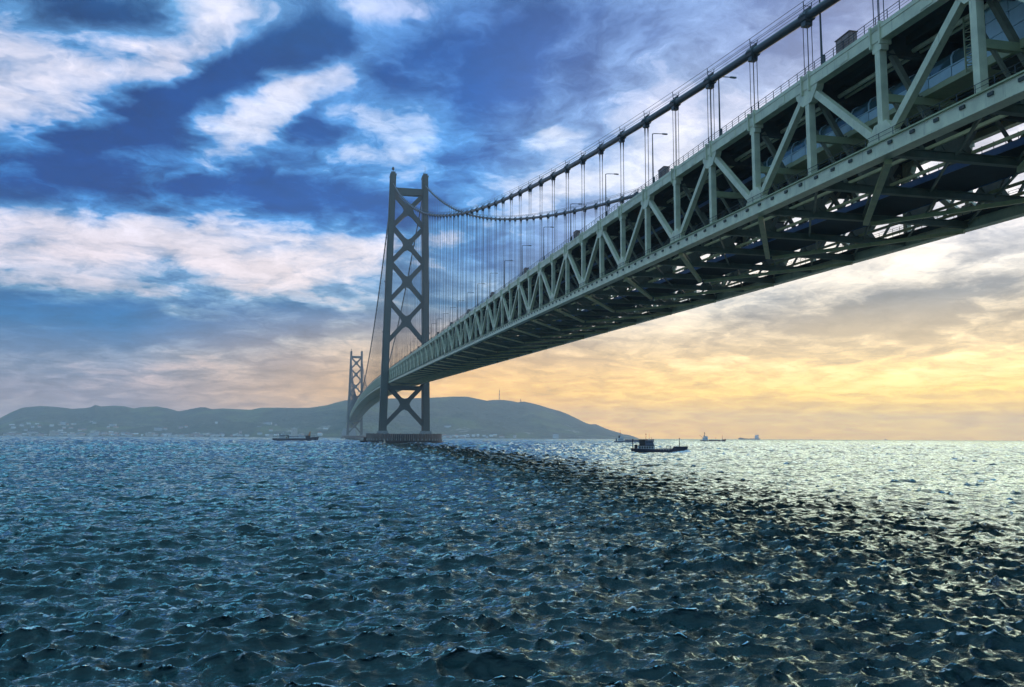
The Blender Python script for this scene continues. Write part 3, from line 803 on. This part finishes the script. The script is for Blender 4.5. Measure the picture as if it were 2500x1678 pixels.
rg = np.random.default_rng(11)
_gr = rg.random((64, 64))
def vnoise(x, y):
    i, j = np.floor(x).astype(int), np.floor(y).astype(int); fx, fy = x - i, y - j
    fx, fy = fx * fx * (3 - 2 * fx), fy * fy * (3 - 2 * fy)
    q = lambda a, b: _gr[a % 64, b % 64]
    return q(i, j) * (1 - fx) * (1 - fy) + q(i + 1, j) * fx * (1 - fy) + q(i, j + 1) * (1 - fx) * fy + q(i + 1, j + 1) * fx * fy
def fbm(x, y, o=5):
    s, a = 0, 0.5
    for k in range(o): s = s + a * vnoise(x * 2 ** k + 7.3 * k, y * 2 ** k + 3.1 * k); a *= 0.5
    return s
def terrain_h(a, r):
    """ground height at bearing a (seen from the near shore) and range r"""
    rc = coast_r(a); rr = rc + 1500.0
    t = (r - rc) / 1500.0
    H = rr * np.tan(np.interp(a, R_AZ, R_EL)) + CAM[2]
    x, y = np.sin(a) * r, np.cos(a) * r
    n = fbm(x / 420.0, y / 420.0); n2 = fbm(x / 130.0 + 9, y / 130.0)
    front = np.clip(t, 0, 1)
    prof = 0.10 * np.clip(t / 0.08, 0, 1) + 0.90 * np.clip((front - 0.08) / 0.92, 0, 1) ** 1.25
    lump = (n - 0.5) * 1.1 * np.sin(math.pi * np.clip(front, 0, 1)) + (n2 - 0.5) * 0.22 * np.sin(math.pi * np.clip(front, 0, 1))
    h = H * np.clip(prof + lump * 0.8, 0.02, None)
    lim = CAM[2] + (H - CAM[2]) * (r / rr) * 0.985
    h = np.where(t < 0.985, np.minimum(h, np.maximum(lim, 2.0)), h)
    h = np.where(t > 1, H * np.clip(1 - (t - 1) * 0.9, 0.0, 1), h)
    shore = np.clip(t / 0.012, -1, 1)
    return np.where(t < 0.012, np.minimum(h, shore * 3.0), h)
def hill_material():
    m = bpy.data.materials.new('wooded_hillside'); m.use_nodes = True
    nt = m.node_tree; b = nt.nodes['Principled BSDF']; q = G(nt)
    tc = q.new('ShaderNodeTexCoord').outputs['Object']
    n1, _ = q.noise(tc, 0.004, 6.0, 0.6); n2, _ = q.noise(tc, 0.03, 5.0, 0.65); n3, _ = q.noise(tc, 0.0065, 4.0, 0.6, 0.5)
    c = q.mix(q.mapr(n2, 0.35, 0.65), (0.06, 0.09, 0.075, 1), (0.115, 0.15, 0.10, 1))
    c = q.mix(q.mapr(n1, 0.50, 0.62, 0, 0.85, True), c, (0.17, 0.21, 0.10, 1))
    z = q.sep(tc)[2]
    bare = q.m('MULTIPLY', q.mapr(n3, 0.60, 0.66, 0, 1, True), q.mapr(z, 20, 110, 1, 0))
    c = q.mix(bare, c, (0.48, 0.45, 0.38, 1))
    c = q.mix(q.mapr(z, 3.5, 1.5, 0, 1), c, (0.42, 0.40, 0.36, 1))
    q.put(b.inputs['Base Color'], c); b.inputs['Roughness'].default_value = 0.95
    bp = q.new('ShaderNodeBump'); bp.inputs['Strength'].default_value = 0.9; bp.inputs['Distance'].default_value = 40.0
    q.put(bp.inputs['Height'], n2); q.put(b.inputs['Normal'], bp.outputs[0])
    return m
def build_hills():
    aa = np.linspace(R_AZ[0], R_AZ[-1], 620)
    tt = np.concatenate([np.linspace(-0.02, 0.06, 9), np.linspace(0.075, 1.0, 60), np.linspace(1.02, 2.2, 14)])
    A, T = np.meshgrid(aa, tt); RR = coast_r(A) + 1500 * T
    Z = terrain_h(A, RR)
    co = np.stack([CAM[0] + np.sin(A) * RR, CAM[1] + np.cos(A) * RR, Z], -1).reshape(-1, 3)
    n = len(aa)
    f = []
    for i in range(len(tt) - 1):
        for j in range(n - 1):
            a = i * n + j; f.append((a, a + 1, a + n + 1, a + n))
    me = bpy.data.meshes.new('hills'); me.from_pydata(co.tolist(), [], f)
    for p in me.polygons: p.use_smooth = True
    me.materials.append(hill_material())
    o = bpy.data.objects.new('hills', me); COL.objects.link(o); o['kind'] = 'structure'
build_hills()

# --- buildings on the far shore
M['h_white'] = mat('white_render', (0.80, 0.78, 0.74), 0.8, 0, 0.06, 0.1)
M['h_cream'] = mat('cream_render', (0.74, 0.62, 0.50), 0.8, 0, 0.08, 0.1)
M['h_pink'] = mat('pinkish_render', (0.70, 0.50, 0.44), 0.8, 0, 0.08, 0.1)
M['h_roof'] = mat('grey_tile_roof', (0.22, 0.22, 0.25), 0.8, 0, 0.1, 0.2)
M['h_red'] = mat('red_tile_roof', (0.42, 0.17, 0.11), 0.8, 0, 0.1, 0.2)
M['h_glass'] = mat('far_window_glass', (0.06, 0.08, 0.10), 0.2)
WN = {'h_white': 'white', 'h_cream': 'cream', 'h_pink': 'pinkish'}
RN = {'h_roof': 'grey', 'h_white': 'white', 'h_red': 'red'}
def shore_spot(px):
    for lim, t in ((60, 'below the leftmost hill'), (180, 'near the broad cream waterfront block'), (300, 'below the twin hilltops'), (430, 'below the third hill'),
                   (560, 'left of the pinkish waterfront block'), (670, 'left of the dark cargo ship'), (2000, 'behind the dark cargo ship')):
        if px < lim: return t
def house(px, t, w, d, h, wall, roof, kind, label, name='house', cat='house', group=None):
    a = px_az(px); r = float(coast_r(np.array(a))) + 1500 * t
    z = float(terrain_h(np.array(a), np.array(r)))
    o = empty(name, (CAM[0] + math.sin(a) * r, CAM[1] + math.cos(a) * r, z - 1.5), -a + random.uniform(-0.25, 0.25))
    hh = h + 1.5
    MB().box(-w / 2, w / 2, -d / 2, d / 2, 0, hh).build('wall', wall, o)
    if kind == 'gable':
        MB().extrude([(-d / 2 - .6, hh), (d / 2 + .6, hh), (0, hh + d * 0.28)], (-w / 2 - .5, 0, 0), (0, 1, 0), (0, 0, 1), 0, w + 1).build('roof', roof, o)
    else:
        MB().box(-w / 2 - .4, w / 2 + .4, -d / 2 - .4, d / 2 + .4, hh + 0.003, hh + 0.9).box(-w * .2, w * .1, -d * .2, d * .2, hh + .9, hh + 3.0).build('roof', roof, o)
    if h > 9:
        n = int(h / 3.4)
        for k in range(n):
            wd = MB()
            nn = max(2, int(w / 4))
            for j in range(nn):
                x = -w / 2 + (j + 0.5) * w / nn
                wd.box(x - 1.0, x + 1.0, -d / 2 - .06, -d / 2 + .2, 1.5 + k * 3.4 + 1.0, 1.5 + k * 3.4 + 2.5)
            wd.build('window_row', 'h_glass', o)
    tag(o, label, cat, group)
    return o
walls = ['h_white'] * 6 + ['h_cream'] * 3 + ['h_pink']
roofs = ['h_roof'] * 3 + ['h_white'] * 2 + ['h_red']
random.seed(21)
for k in range(150):
    px = random.choice([random.uniform(-60, 790), random.uniform(150, 560)])
    t = 0.014 + abs(random.gauss(0, 0.018))
    w = random.uniform(10, 26); wa, ro, kd = random.choice(walls), random.choice(roofs), 'gable' if random.random() < .6 else 'flat'
    house(px, t, w, random.uniform(9, 14), random.uniform(4.5, 9), wa, ro, kd,
          '%s %s house, %s %s roof, %s' % ('wide' if w > 18 else 'small', WN[wa], RN[ro], 'gabled' if kd == 'gable' else 'flat', shore_spot(px)), group='houses along the far left shore')
for k in range(34):
    px = random.choice([random.uniform(0, 300), random.uniform(380, 800)])
    t = random.uniform(0.09, 0.36); wa, ro = random.choice(walls), random.choice(roofs)
    house(px, t, random.uniform(12, 26), random.uniform(10, 15), random.uniform(5, 8.5), wa, ro, 'gable',
          '%s house, %s roof, %s on the hillside %s' % (WN[wa], RN[ro], 'high up' if t > .22 else 'low down', shore_spot(px)), group='houses on the far left hillside')
for k in range(30):
    px = random.choice([random.uniform(1080, 1180), random.uniform(1080, 1230), random.uniform(1085, 1150)])
    w = random.uniform(10, 22); wa, ro = random.choice(walls), random.choice(roofs)
    house(px, 0.014 + abs(random.gauss(0, .012)), w, random.uniform(9, 13), random.uniform(4.5, 8), wa, ro, 'gable',
          '%s %s house with %s roof on the shore %s the near pier' % ('wide' if w > 16 else 'small', WN[wa], RN[ro], 'just right of' if px < 1130 else 'well right of'), group='houses on the shore right of the pier')
for px, t, w, d, h, wall, nm, lab in [
    (139, .02, 34, 18, 22, 'h_cream', 'apartment_block', 'broad cream block on the far left shore, tallest of the left waterfront'),
    (35, .03, 38, 20, 12, 'h_pink', 'apartment_block', 'low pinkish block on the shore below the leftmost hill'),
    (88, .10, 50, 22, 11, 'h_white', 'apartment_block', 'long white building on the slope above the leftmost shore'),
    (160, .34, 30, 18, 16, 'h_white', 'apartment_block', 'white building high on the leftmost hill'),
    (281, .30, 34, 18, 13, 'h_white', 'apartment_block', 'lone white building halfway up the second hill from the left'),
    (243, .02, 22, 16, 20, 'h_white', 'apartment_block', 'narrow white block on the left waterfront below the twin hilltops'),
    (372, .02, 28, 16, 16, 'h_cream', 'apartment_block', 'cream block on the waterfront between the second and third hills'),
    (392, .12, 40, 18, 14, 'h_white', 'apartment_block', 'white building on the low slope at the foot of the third hill'),
    (485, .02, 30, 16, 17, 'h_pink', 'apartment_block', 'pinkish block on the waterfront left of the cargo ship'),
    (657, .42, 44, 18, 14, 'h_white', 'apartment_block', 'wide white building high on the hillside above the cargo ship'),
    (723, .02, 26, 18, 38, 'h_cream', 'tower_block', 'tall cream tower rising behind the dark cargo ship'),
    (1095, .25, 34, 16, 9, 'h_white', 'apartment_block', 'long white building on the slope just right of the near pier'),
    (1258, .015, 12, 12, 14, 'h_white', 'lighthouse_building', 'small white tower alone on the far right shore'),
    (1357, .02, 30, 18, 20, 'h_white', 'ferry_terminal', 'white flat-roofed terminal on the shore under the long hill'),
]:
    house(px, t, w, d, h, wall, 'h_roof' if wall == 'h_white' else 'h_white', 'flat', lab, nm, 'building')
# radio masts on the long hill
for px, H, lab in ((1220, 72, 'tall radio mast on the crest of the long right hill'), (1272, 24, 'short radio mast on the shoulder of the long right hill')):
    a = px_az(px); r = float(coast_r(np.array(a))) + 1500
    z = float(terrain_h(np.array(a), np.array(r - 5.0)))
    o = empty('radio_mast', (CAM[0] + math.sin(a) * r, CAM[1] + math.cos(a) * r, z - 2)); tag(o, lab, 'mast')
    lt = MB()
    for q in range(4):
        c, s_ = math.cos(q * math.pi / 2 + .78), math.sin(q * math.pi / 2 + .78)
        lt.beam((c * 5, s_ * 5, 0), (c * 1.2, s_ * 1.2, H), 0.9, 0.9, (0, 0, 1) if False else (s_, -c, 0))
    for k in range(8):
        f = 5 - 3.8 * k / 8; z0 = H * k / 8
        lt.beam((-f * .7, -f * .7, z0), (f * .6, f * .6, z0 + H / 8), .5, .5, (1, -1, 0)).beam((f * .7, -f * .7, z0), (-f * .6, f * .6, z0 + H / 8), .5, .5, (1, 1, 0))
    lt.build('lattice', 'dark', o)
    MB().tube([(0, 0, H * .93), (0, 0, H * 1.15)], 0.5, 6).box(-3, 3, -3, 3, H * .55, H * .58).build('antenna', 'dark', o)

# ------------------------------------------------------------------ ships
M['s_navy'] = mat('navy_hull_paint', (0.012, 0.018, 0.045), 0.4, 0, 0.2, 0.2, 0.3)
M['s_black'] = mat('black_ship_paint', (0.014, 0.015, 0.018), 0.45, 0, 0.2, 0.3)
M['s_white'] = mat('white_ship_paint', (0.74, 0.74, 0.72), 0.5, 0, 0.06, 0.3, 0.35)
M['s_grey'] = mat('slate_ship_paint', (0.10, 0.13, 0.19), 0.5, 0, 0.1, 0.2, 0.3)
M['s_brown'] = mat('rust_brown_ship_paint', (0.12, 0.06, 0.045), 0.6, 0, 0.15, 0.3, 0.4)
M['s_orange'] = mat('orange_ship_paint', (0.65, 0.24, 0.08), 0.5)
M['s_deck'] = mat('ship_deck_red', (0.16, 0.06, 0.05), 0.7)
M['s_glass'] = mat('ship_window_glass', (0.02, 0.03, 0.04), 0.1)
M['s_foam'] = mat('wake_foam', (0.85, 0.88, 0.90), 0.9, 0, 0.05, 1.0)
M['s_sail'] = mat('orange_white_sail', (0.85, 0.66, 0.50), 0.9)
def place_ship(name, px0, px1, py, label, cat, group=None):
    """bow to the right; returns the empty at the waterline amidships, the length and metres per pixel"""
    pm = (px0 + px1) / 2; yh = 1063 + pm * 0.005
    d = CAM[2] * 2038.0 / (py - yh); a = px_az(pm); ca = math.cos(a - YAW)
    L = (px1 - px0) * d / 2038.0 / ca * 1.0
    r = d / ca
    o = empty(name, (CAM[0] + math.sin(a) * r, CAM[1] + math.cos(a) * r, 0.0), -a); tag(o, label, cat, group)
    return o, L * ca, d / 2038.0
def hull(o, L, B, st_list, m, name='hull'):
    """stations: (fraction of length from the stern, deck height, half-beam factor at deck, at waterline)"""
    rings = []
    for f, zd, bd, bw in st_list:
        x = (f - 0.5) * L; xw = x - (0.035 * L if f > .97 else (-0.02 * L if f < .03 else 0))
        hb, hw = B / 2 * bd, B / 2 * bw
        rings.append([(xw, -hw * .8, -1.5), (xw, hw * .8, -1.5), (xw, hw, 0.2), (x, hb, zd), (x, -hb, zd), (xw, -hw, 0.2)])
    return MB().loft(rings).build(name, m, o)
def windows(o, x0, x1, y, z, w, h, n, m='s_glass'):
    for k in range(n):
        x = x0 + (k + .5) * (x1 - x0) / n
        MB().box(x - w / 2, x + w / 2, y - .05, y + .05, z, z + h).build('window', m, o)
def bow_wave(o, L, B, s=1.0):
    w = MB()
    rnd = random.Random(int(L * 10))
    for k in range(26):
        t = k / 26.0
        for sd in (-1, 1):
            x = L * (0.49 - 0.30 * t) + rnd.uniform(-.3, .3) * s; yy = sd * (B * (0.10 + 0.55 * min(1, t * 2.4))) + rnd.uniform(-.2, .2) * s
            rr = s * rnd.uniform(.25, .7) * (1.2 - t)
            w.loft([[(x + rr * q * math.cos(j * math.pi / 3) * 1.6, yy + rr * q * math.sin(j * math.pi / 3), z * rr) for j in range(6)] for q, z in ((1, -0.6), (1.0, .2), (.6, .8), (.15, 1.1))])
    o2 = w.build('bow_wave', 's_foam', o, smooth=True); o2['kind'] = 'stuff'

# dark cargo ship on the left
o, L, mp = place_ship('cargo_ship', 672, 782, 1077.7, 'long dark cargo ship with white bridge house left of the bridge', 'ship')
u = L / 1600.0     # one unit of the 1600-wide sketch
X = lambda q: (q - 470) * u - L / 2
Zq = lambda q: (550 - q) * u
B = 14
hull(o, L, B, [(0, Zq(455), .8, .55), (.08, Zq(455), 1, .9), (.3, Zq(458), 1, 1), (.78, Zq(452), 1, 1), (.83, Zq(415), .97, .9), (.93, Zq(408), .7, .45), (1.0, Zq(398), .08, .02)], 's_navy')
hs = MB().box(X(690), X(900), -5.5, 5.5, Zq(452), Zq(330)).build('deckhouse', 's_white', o)
windows(hs, X(700), X(895), -5.52, Zq(420), 1.1, 1.0, 8); windows(hs, X(700), X(895), -5.52, Zq(372), 1.1, 1.0, 8)
MB().box(X(780), X(905), -6.5, 6.5, Zq(328), Zq(296)).build('wheelhouse', 's_white', o)
MB().loft([[(X(700), -2, Zq(330)), (X(745), -2, Zq(330)), (X(745), 2, Zq(330)), (X(700), 2, Zq(330))], [(X(702), -1.6, Zq(290)), (X(740), -1.6, Zq(290)), (X(740), 1.6, Zq(290)), (X(702), 1.6, Zq(290))]]).build('funnel', 's_black', o)
MB().tube([(X(840), 0, Zq(298)), (X(840), 0, Zq(235))], [.3, .12], 6).box(X(830), X(850), -1.5, 1.5, Zq(262), Zq(258)).build('mast', 's_white', o)
for k in range(4): MB().box(X(1045 + k * 135), X(1170 + k * 135), -4.6, 4.6, Zq(452), Zq(415)).build('hatch_cover', 's_white', o)
MB().box(X(985), X(1030), -5, -3, Zq(450), Zq(350)).box(X(985), X(1030), 3, 5, Zq(450), Zq(350)).box(X(985), X(1030), -5, 5, Zq(360), Zq(350)).beam((X(1000), 0, Zq(352)), (X(905), 0, Zq(362)), .8, .8, (0, 1, 0)).build('gantry', 's_black', o)
MB().box(X(920), X(965), -2, 2, Zq(455), Zq(410)).build('winch', 's_black', o)
cr = MB().box(X(1600), X(1760), -6, 6, Zq(460), Zq(360)).build('crane_house', 's_black', o)
MB().loft([[(X(1680), -2, Zq(360)), (X(1765), -2, Zq(360)), (X(1765), 2, Zq(360)), (X(1680), 2, Zq(360))], [(X(1735), -1.2, Zq(212)), (X(1768), -1.2, Zq(212)), (X(1768), 1.2, Zq(212)), (X(1735), 1.2, Zq(212))]]).build('crane_tower', 's_orange', o)
MB().beam((X(1690), 0, Zq(362)), (X(1040), 0, Zq(400)), 0.9, 0.9, (0, 1, 0)).build('crane_boom', 's_grey', o)
MB().tube([(X(1955), 0, Zq(405)), (X(1955), 0, Zq(290))], [.45, .25], 6).build('foremast', 's_white', o)
bow_wave(o, L, B, 1.6)

# small tanker in front, dark navy
o, L, mp = place_ship('tanker', 1539, 1677, 1105.8, 'dark navy small tanker, nearest ship, throwing a bow wave', 'ship')
u = L / 1075.0
X = lambda q: (q - 460) * u - L / 2
Zq = lambda q: (590 - q) * u
B = 6.4
hull(o, L, B, [(0, Zq(508), .75, .5), (.06, Zq(510), .98, .85), (.4, Zq(522), 1, 1), (.72, Zq(520), 1, 1), (.752, Zq(472), 1, .95), (.9, Zq(470), .78, .5), (.97, Zq(468), .4, .16), (1.0, Zq(466), .06, .02)], 's_navy')
h1 = MB().box(X(600), X(915), -2.5, 2.5, Zq(524), Zq(462)).build('deckhouse', 's_white', o)
MB().box(X(590), X(925), -2.8, 2.8, Zq(461.8), Zq(455)).build('boat_deck', 's_black', o)
for k in range(6): MB().box(X(625 + k * 46), X(655 + k * 46), -2.56, -2.48, Zq(510), Zq(474)).build('window', 's_black', h1)
MB().box(X(630), X(735), -2.1, 2.1, Zq(454.8), Zq(350)).build('engine_casing', 's_black', o)
wh = MB().loft([[(X(736), -2.2, Zq(454)), (X(900), -2.2, Zq(454)), (X(900), 2.2, Zq(454)), (X(736), 2.2, Zq(454))], [(X(736), -2.2, Zq(366)), (X(880), -2.2, Zq(366)), (X(880), 2.2, Zq(366)), (X(736), 2.2, Zq(366))]]).build('wheelhouse', 's_grey', o)
windows(wh, X(745), X(878), -2.22, Zq(400), .45, .5, 5)
MB().box(X(620), X(905), -2.6, 2.6, Zq(347), Zq(340)).build('awning', 's_brown', o)
for px_ in (625, 735, 900): MB().box(X(px_) - .05, X(px_) + .05, -2.5, -2.4, Zq(455), Zq(347)).build('stanchion', 's_black', o)
MB().box(X(535), X(590), -2.0, 2.0, Zq(512), Zq(440)).build('stern_house', 's_black', o)
MB().tube([(X(505), 0, Zq(512)), (X(505), 0, Zq(335))], .26, 8).build('funnel', 's_black', o)
MB().tube([(X(752), 0, Zq(345)), (X(752), 0, Zq(235))], [.12, .06], 6).box(X(742), X(764), -.3, .3, Zq(250), Zq(238)).build('mast', 's_black', o)
MB().tube([(X(812), 0, Zq(345)), (X(812), 0, Zq(220))], [.08, .04], 6).build('mast', 's_grey', o)
MB().tube([(X(1372), 0, Zq(470)), (X(1372), 0, Zq(310))], [.2, .1], 6).box(X(1364), X(1380), -.3, .3, Zq(330), Zq(316)).box(X(1362), X(1382), -.5, .5, Zq(425), Zq(412)).build('foremast', 's_black', o)
MB().box(X(1130), X(1138), -1.6, 1.6, Zq(522), Zq(472)).box(X(1207), X(1215), -1.6, 1.6, Zq(522), Zq(472)).box(X(1126), X(1219), -1.7, 1.7, Zq(472), Zq(464)).build('pipe_frame', 's_black', o)
for z in (503, 512): MB().tube([(X(930), -.6, Zq(z)), (X(1270), -.6, Zq(z))], .07, 6).build('deck_pipe', 's_grey', o)
for q in (1050, 1150):
    MB().tube([(X(q + 26 * math.cos(t)), -B / 2 - .02, Zq(541) + 24 * u * math.sin(t)) for t in np.linspace(0, math.pi, 8)], .1, 5).build('fender_arch', 's_white', o)
r_ = MB()
for k in range(14): r_.box(X(1275 + k * 18) - .02, X(1275 + k * 18) + .02, -B / 2 * (1 - .05 * k) + .1, -B / 2 * (1 - .05 * k) + .14, Zq(472), Zq(452))
r_.beam((X(1275), -B / 2 + .12, Zq(452)), (X(1275 + 13 * 18), -B / 2 * .35 + .12, Zq(452)), .05, .05, (0, 0, 1)); r_.build('railing', 's_black', o)
bow_wave(o, L, B, 1.9)

# slate coaster behind the tanker
o, L, mp = place_ship('coaster', 1499, 1596, 1082.4, 'slate blue coaster half hidden behind the dark tanker', 'ship')
u = L / 755.0
X = lambda q: (q - 150) * u - L / 2
Zq = lambda q: (408 - q) * u
B = 11
hull(o, L, B, [(0, Zq(372), .8, .55), (.08, Zq(372), 1, .9), (.3, Zq(360), 1, 1), (.84, Zq(358), 1, 1), (.87, Zq(348), .9, .8), (.95, Zq(344), .55, .3), (1.0, Zq(340), .06, .02)], 's_grey')
hs = MB().box(X(225), X(335), -4, 4, Zq(370), Zq(318)).build('deckhouse', 's_white', o); windows(hs, X(230), X(330), -4.02, Zq(345), .9, .9, 6)
MB().box(X(262), X(318), -4.4, 4.4, Zq(317.5), Zq(290)).build('wheelhouse', 's_white', o)
MB().box(X(232), X(260), -1.5, 1.5, Zq(317.5), Zq(272)).build('funnel', 's_black', o)
MB().box(X(180), X(208), -3, 3, Zq(372), Zq(326)).build('stern_house', 's_grey', o)
MB().tube([(X(266), 0, Zq(290)), (X(266), 0, Zq(162))], [.45, .15], 6).box(X(258), X(274), -1, 1, Zq(222), Zq(216)).build('mast', 's_grey', o)
for k in range(3): MB().box(X(350 + k * 150), X(490 + k * 150), -3.6, 3.6, Zq(360), Zq(342)).build('hatch_cover', 's_deck', o)
MB().tube([(X(850), 0, Zq(345)), (X(850), 0, Zq(300))], .25, 6).build('foremast', 's_grey', o)
bow_wave(o, L, B, 1.0)

# brown coaster on the right
o, L, mp = place_ship('coaster', 1708, 1770, 1079.5, 'brown-hulled coaster with white aft house against the yellow horizon', 'ship')
u = L / 470.0
X = lambda q: (q - 1780) * u - L / 2
Zq = lambda q: (392 - q) * u
B = 11
hull(o, L, B, [(0, Zq(362), .8, .55), (.08, Zq(362), 1, .9), (.3, Zq(367), 1, 1), (.82, Zq(366), 1, 1), (.85, Zq(348), .9, .8), (.95, Zq(345), .55, .3), (1.0, Zq(341), .06, .02)], 's_brown')
hs = MB().box(X(1825), X(1920), -4, 4, Zq(366), Zq(318)).build('deckhouse', 's_white', o); windows(hs, X(1830), X(1915), -4.02, Zq(345), .9, .9, 6)
MB().box(X(1850), X(1918), -4.4, 4.4, Zq(317.5), Zq(290)).build('wheelhouse', 's_white', o)
MB().box(X(1845), X(1868), -1.5, 1.5, Zq(317), Zq(280)).build('funnel', 's_black', o)
MB().tube([(X(1862), 0, Zq(290)), (X(1862), 0, Zq(215))], [.7, .3], 6).box(X(1850), X(1876), -1, 1, Zq(240), Zq(228)).build('mast', 's_brown', o)
MB().beam((X(1835), 0, Zq(318)), (X(1772), 0, Zq(272)), .5, .5, (0, 1, 0)).build('derrick', 's_brown', o)
for k in range(3): MB().box(X(1935 + k * 70), X(2000 + k * 70), -3.6, 3.6, Zq(367), Zq(356)).build('hatch_cover', 's_deck', o)
MB().tube([(X(2180), 0, Zq(350)), (X(2180), 0, Zq(262))], [.4, .2], 6).build('foremast', 's_brown', o)
MB().tube([(X(2062), 0, Zq(358)), (X(2062), 0, Zq(310))], .25, 6).build('post', 's_brown', o)
bow_wave(o, L, B, 1.0)

# big hazy freighter on the horizon
o, L, mp = place_ship('freighter', 1801, 1853, 1074.4, 'faint large freighter far off, its pale block at the right end', 'ship')
hull(o, L, 24, [(0, 11, .06, .02), (.05, 11, .6, .4), (.18, 11, 1, .9), (.25, 8, 1, 1), (.9, 8, 1, 1), (1.0, 8, .8, .6)], 's_brown')
MB().box(L * .24, L * .42, -10, 10, 8, 26).build('deckhouse', 's_white', o)
MB().box(L * .26, L * .36, -13, 13, 26.1, 33).build('wheelhouse', 's_white', o)
MB().box(L * .37, L * .42, -4, 4, 26.1, 36).build('funnel', 's_grey', o)
MB().tube([(L * .3, 0, 33), (L * .3, 0, 42)], .6, 6).build('mast', 's_grey', o)
MB().tube([(-L * .4, 0, 11), (-L * .4, 0, 24)], .6, 6).build('foremast', 's_brown', o)
MB().box(-L * .46, -L * .25, -8, 8, 11, 13).build('forecastle_house', 's_brown', o)

# white fishing boat with a small riding sail, in front of the pier
o, L, mp = place_ship('fishing_boat', 917, 945, 1088.4, 'white fishing boat with small pale sail just in front of the near pier', 'boat')
B = 3.2
hull(o, L, B, [(0, 1.9, .08, .02), (.1, 1.6, .5, .3), (.3, 1.25, .95, .8), (.7, 1.05, 1, 1), (1.0, 1.15, .85, .7)], 's_white')
cb = MB().box(-.6, 1.4, -.9, .9, 1.0, 2.9).build('wheelhouse', 's_white', o); windows(cb, -.5, 1.3, -.93, 2.0, .45, .5, 3)
MB().tube([(L * .40, 0, 1.0), (L * .40, 0, 6.0)], .07, 6).build('mast', 's_black', o)
MB().extrude([(L * .30, 1.8), (L * .49, 1.9), (L * .385, 5.6)], (0, 0, 0), (1, 0, 0), (0, 0, 1), -.03, .03).build('riding_sail', 's_sail', o)
MB().tube([(-L * .42, 0, 1.6), (-L * .42, 0, 3.3)], .05, 6).build('bow_post', 's_white', o)
MB().box(1.8, 2.6, -.5, .5, 1.0, 2.0).build('engine_box', 's_orange', o)
def small_boat(px0, px1, py, label, mh, mc):
    o, L, mp = place_ship('motor_boat', px0, px1, py, label, 'boat')
    hull(o, L, L * .3, [(0, L * .1, .8, .6), (.3, L * .11, 1, .9), (.7, L * .13, .9, .7), (.9, L * .16, .5, .25), (1, L * .18, .06, .02)], mh)
    cb = MB().loft([[(-L * .15, -L * .1, L * .1), (L * .18, -L * .1, L * .1), (L * .18, L * .1, L * .1), (-L * .15, L * .1, L * .1)], [(-L * .13, -L * .09, L * .3), (L * .08, -L * .09, L * .3), (L * .08, L * .09, L * .3), (-L * .13, L * .09, L * .3)]]).build('cabin', mc, o)
    MB().tube([(-L * .05, 0, L * .29), (-L * .05, 0, L * .5)], L * .012, 6).build('mast', 's_black', o)
small_boat(1091, 1105, 1087, 'small dark reddish boat on the water right of the near pier', 's_brown', 's_grey')
small_boat(2061, 2067, 1077.3, 'tiny dark boat on the right part of the sea near the horizon', 's_grey', 's_grey')
small_boat(2153, 2162, 1075.6, 'faint far boat, rightmost speck on the yellow horizon', 's_grey', 's_grey')
small_boat(1973, 1979, 1074.8, 'faint speck of a boat on the horizon right of the far freighter', 's_grey', 's_grey')

# ------------------------------------------------------------------ haze over the strait
hz = MB().box(CAM[0] - 10200, CAM[0] + 10200, CAM[1] - 10200, CAM[1] + 10200, -4.5, 330.0)
hzo = hz.build('haze', None); hzo['kind'] = 'stuff'
hm = bpy.data.materials.new('sea_haze'); hm.use_nodes = True
for n in list(hm.node_tree.nodes):
    if n.type != 'OUTPUT_MATERIAL': hm.node_tree.nodes.remove(n)
pv = hm.node_tree.nodes.new('ShaderNodeVolumePrincipled')
pv.inputs['Color'].default_value = (0.90, 0.955, 1.0, 1); pv.inputs['Density'].default_value = 1.1e-4; pv.inputs['Anisotropy'].default_value = 0.3
hm.node_tree.links.new(pv.outputs[0], [n for n in hm.node_tree.nodes if n.type == 'OUTPUT_MATERIAL'][0].inputs['Volume'])
hzo.data.materials.append(hm)
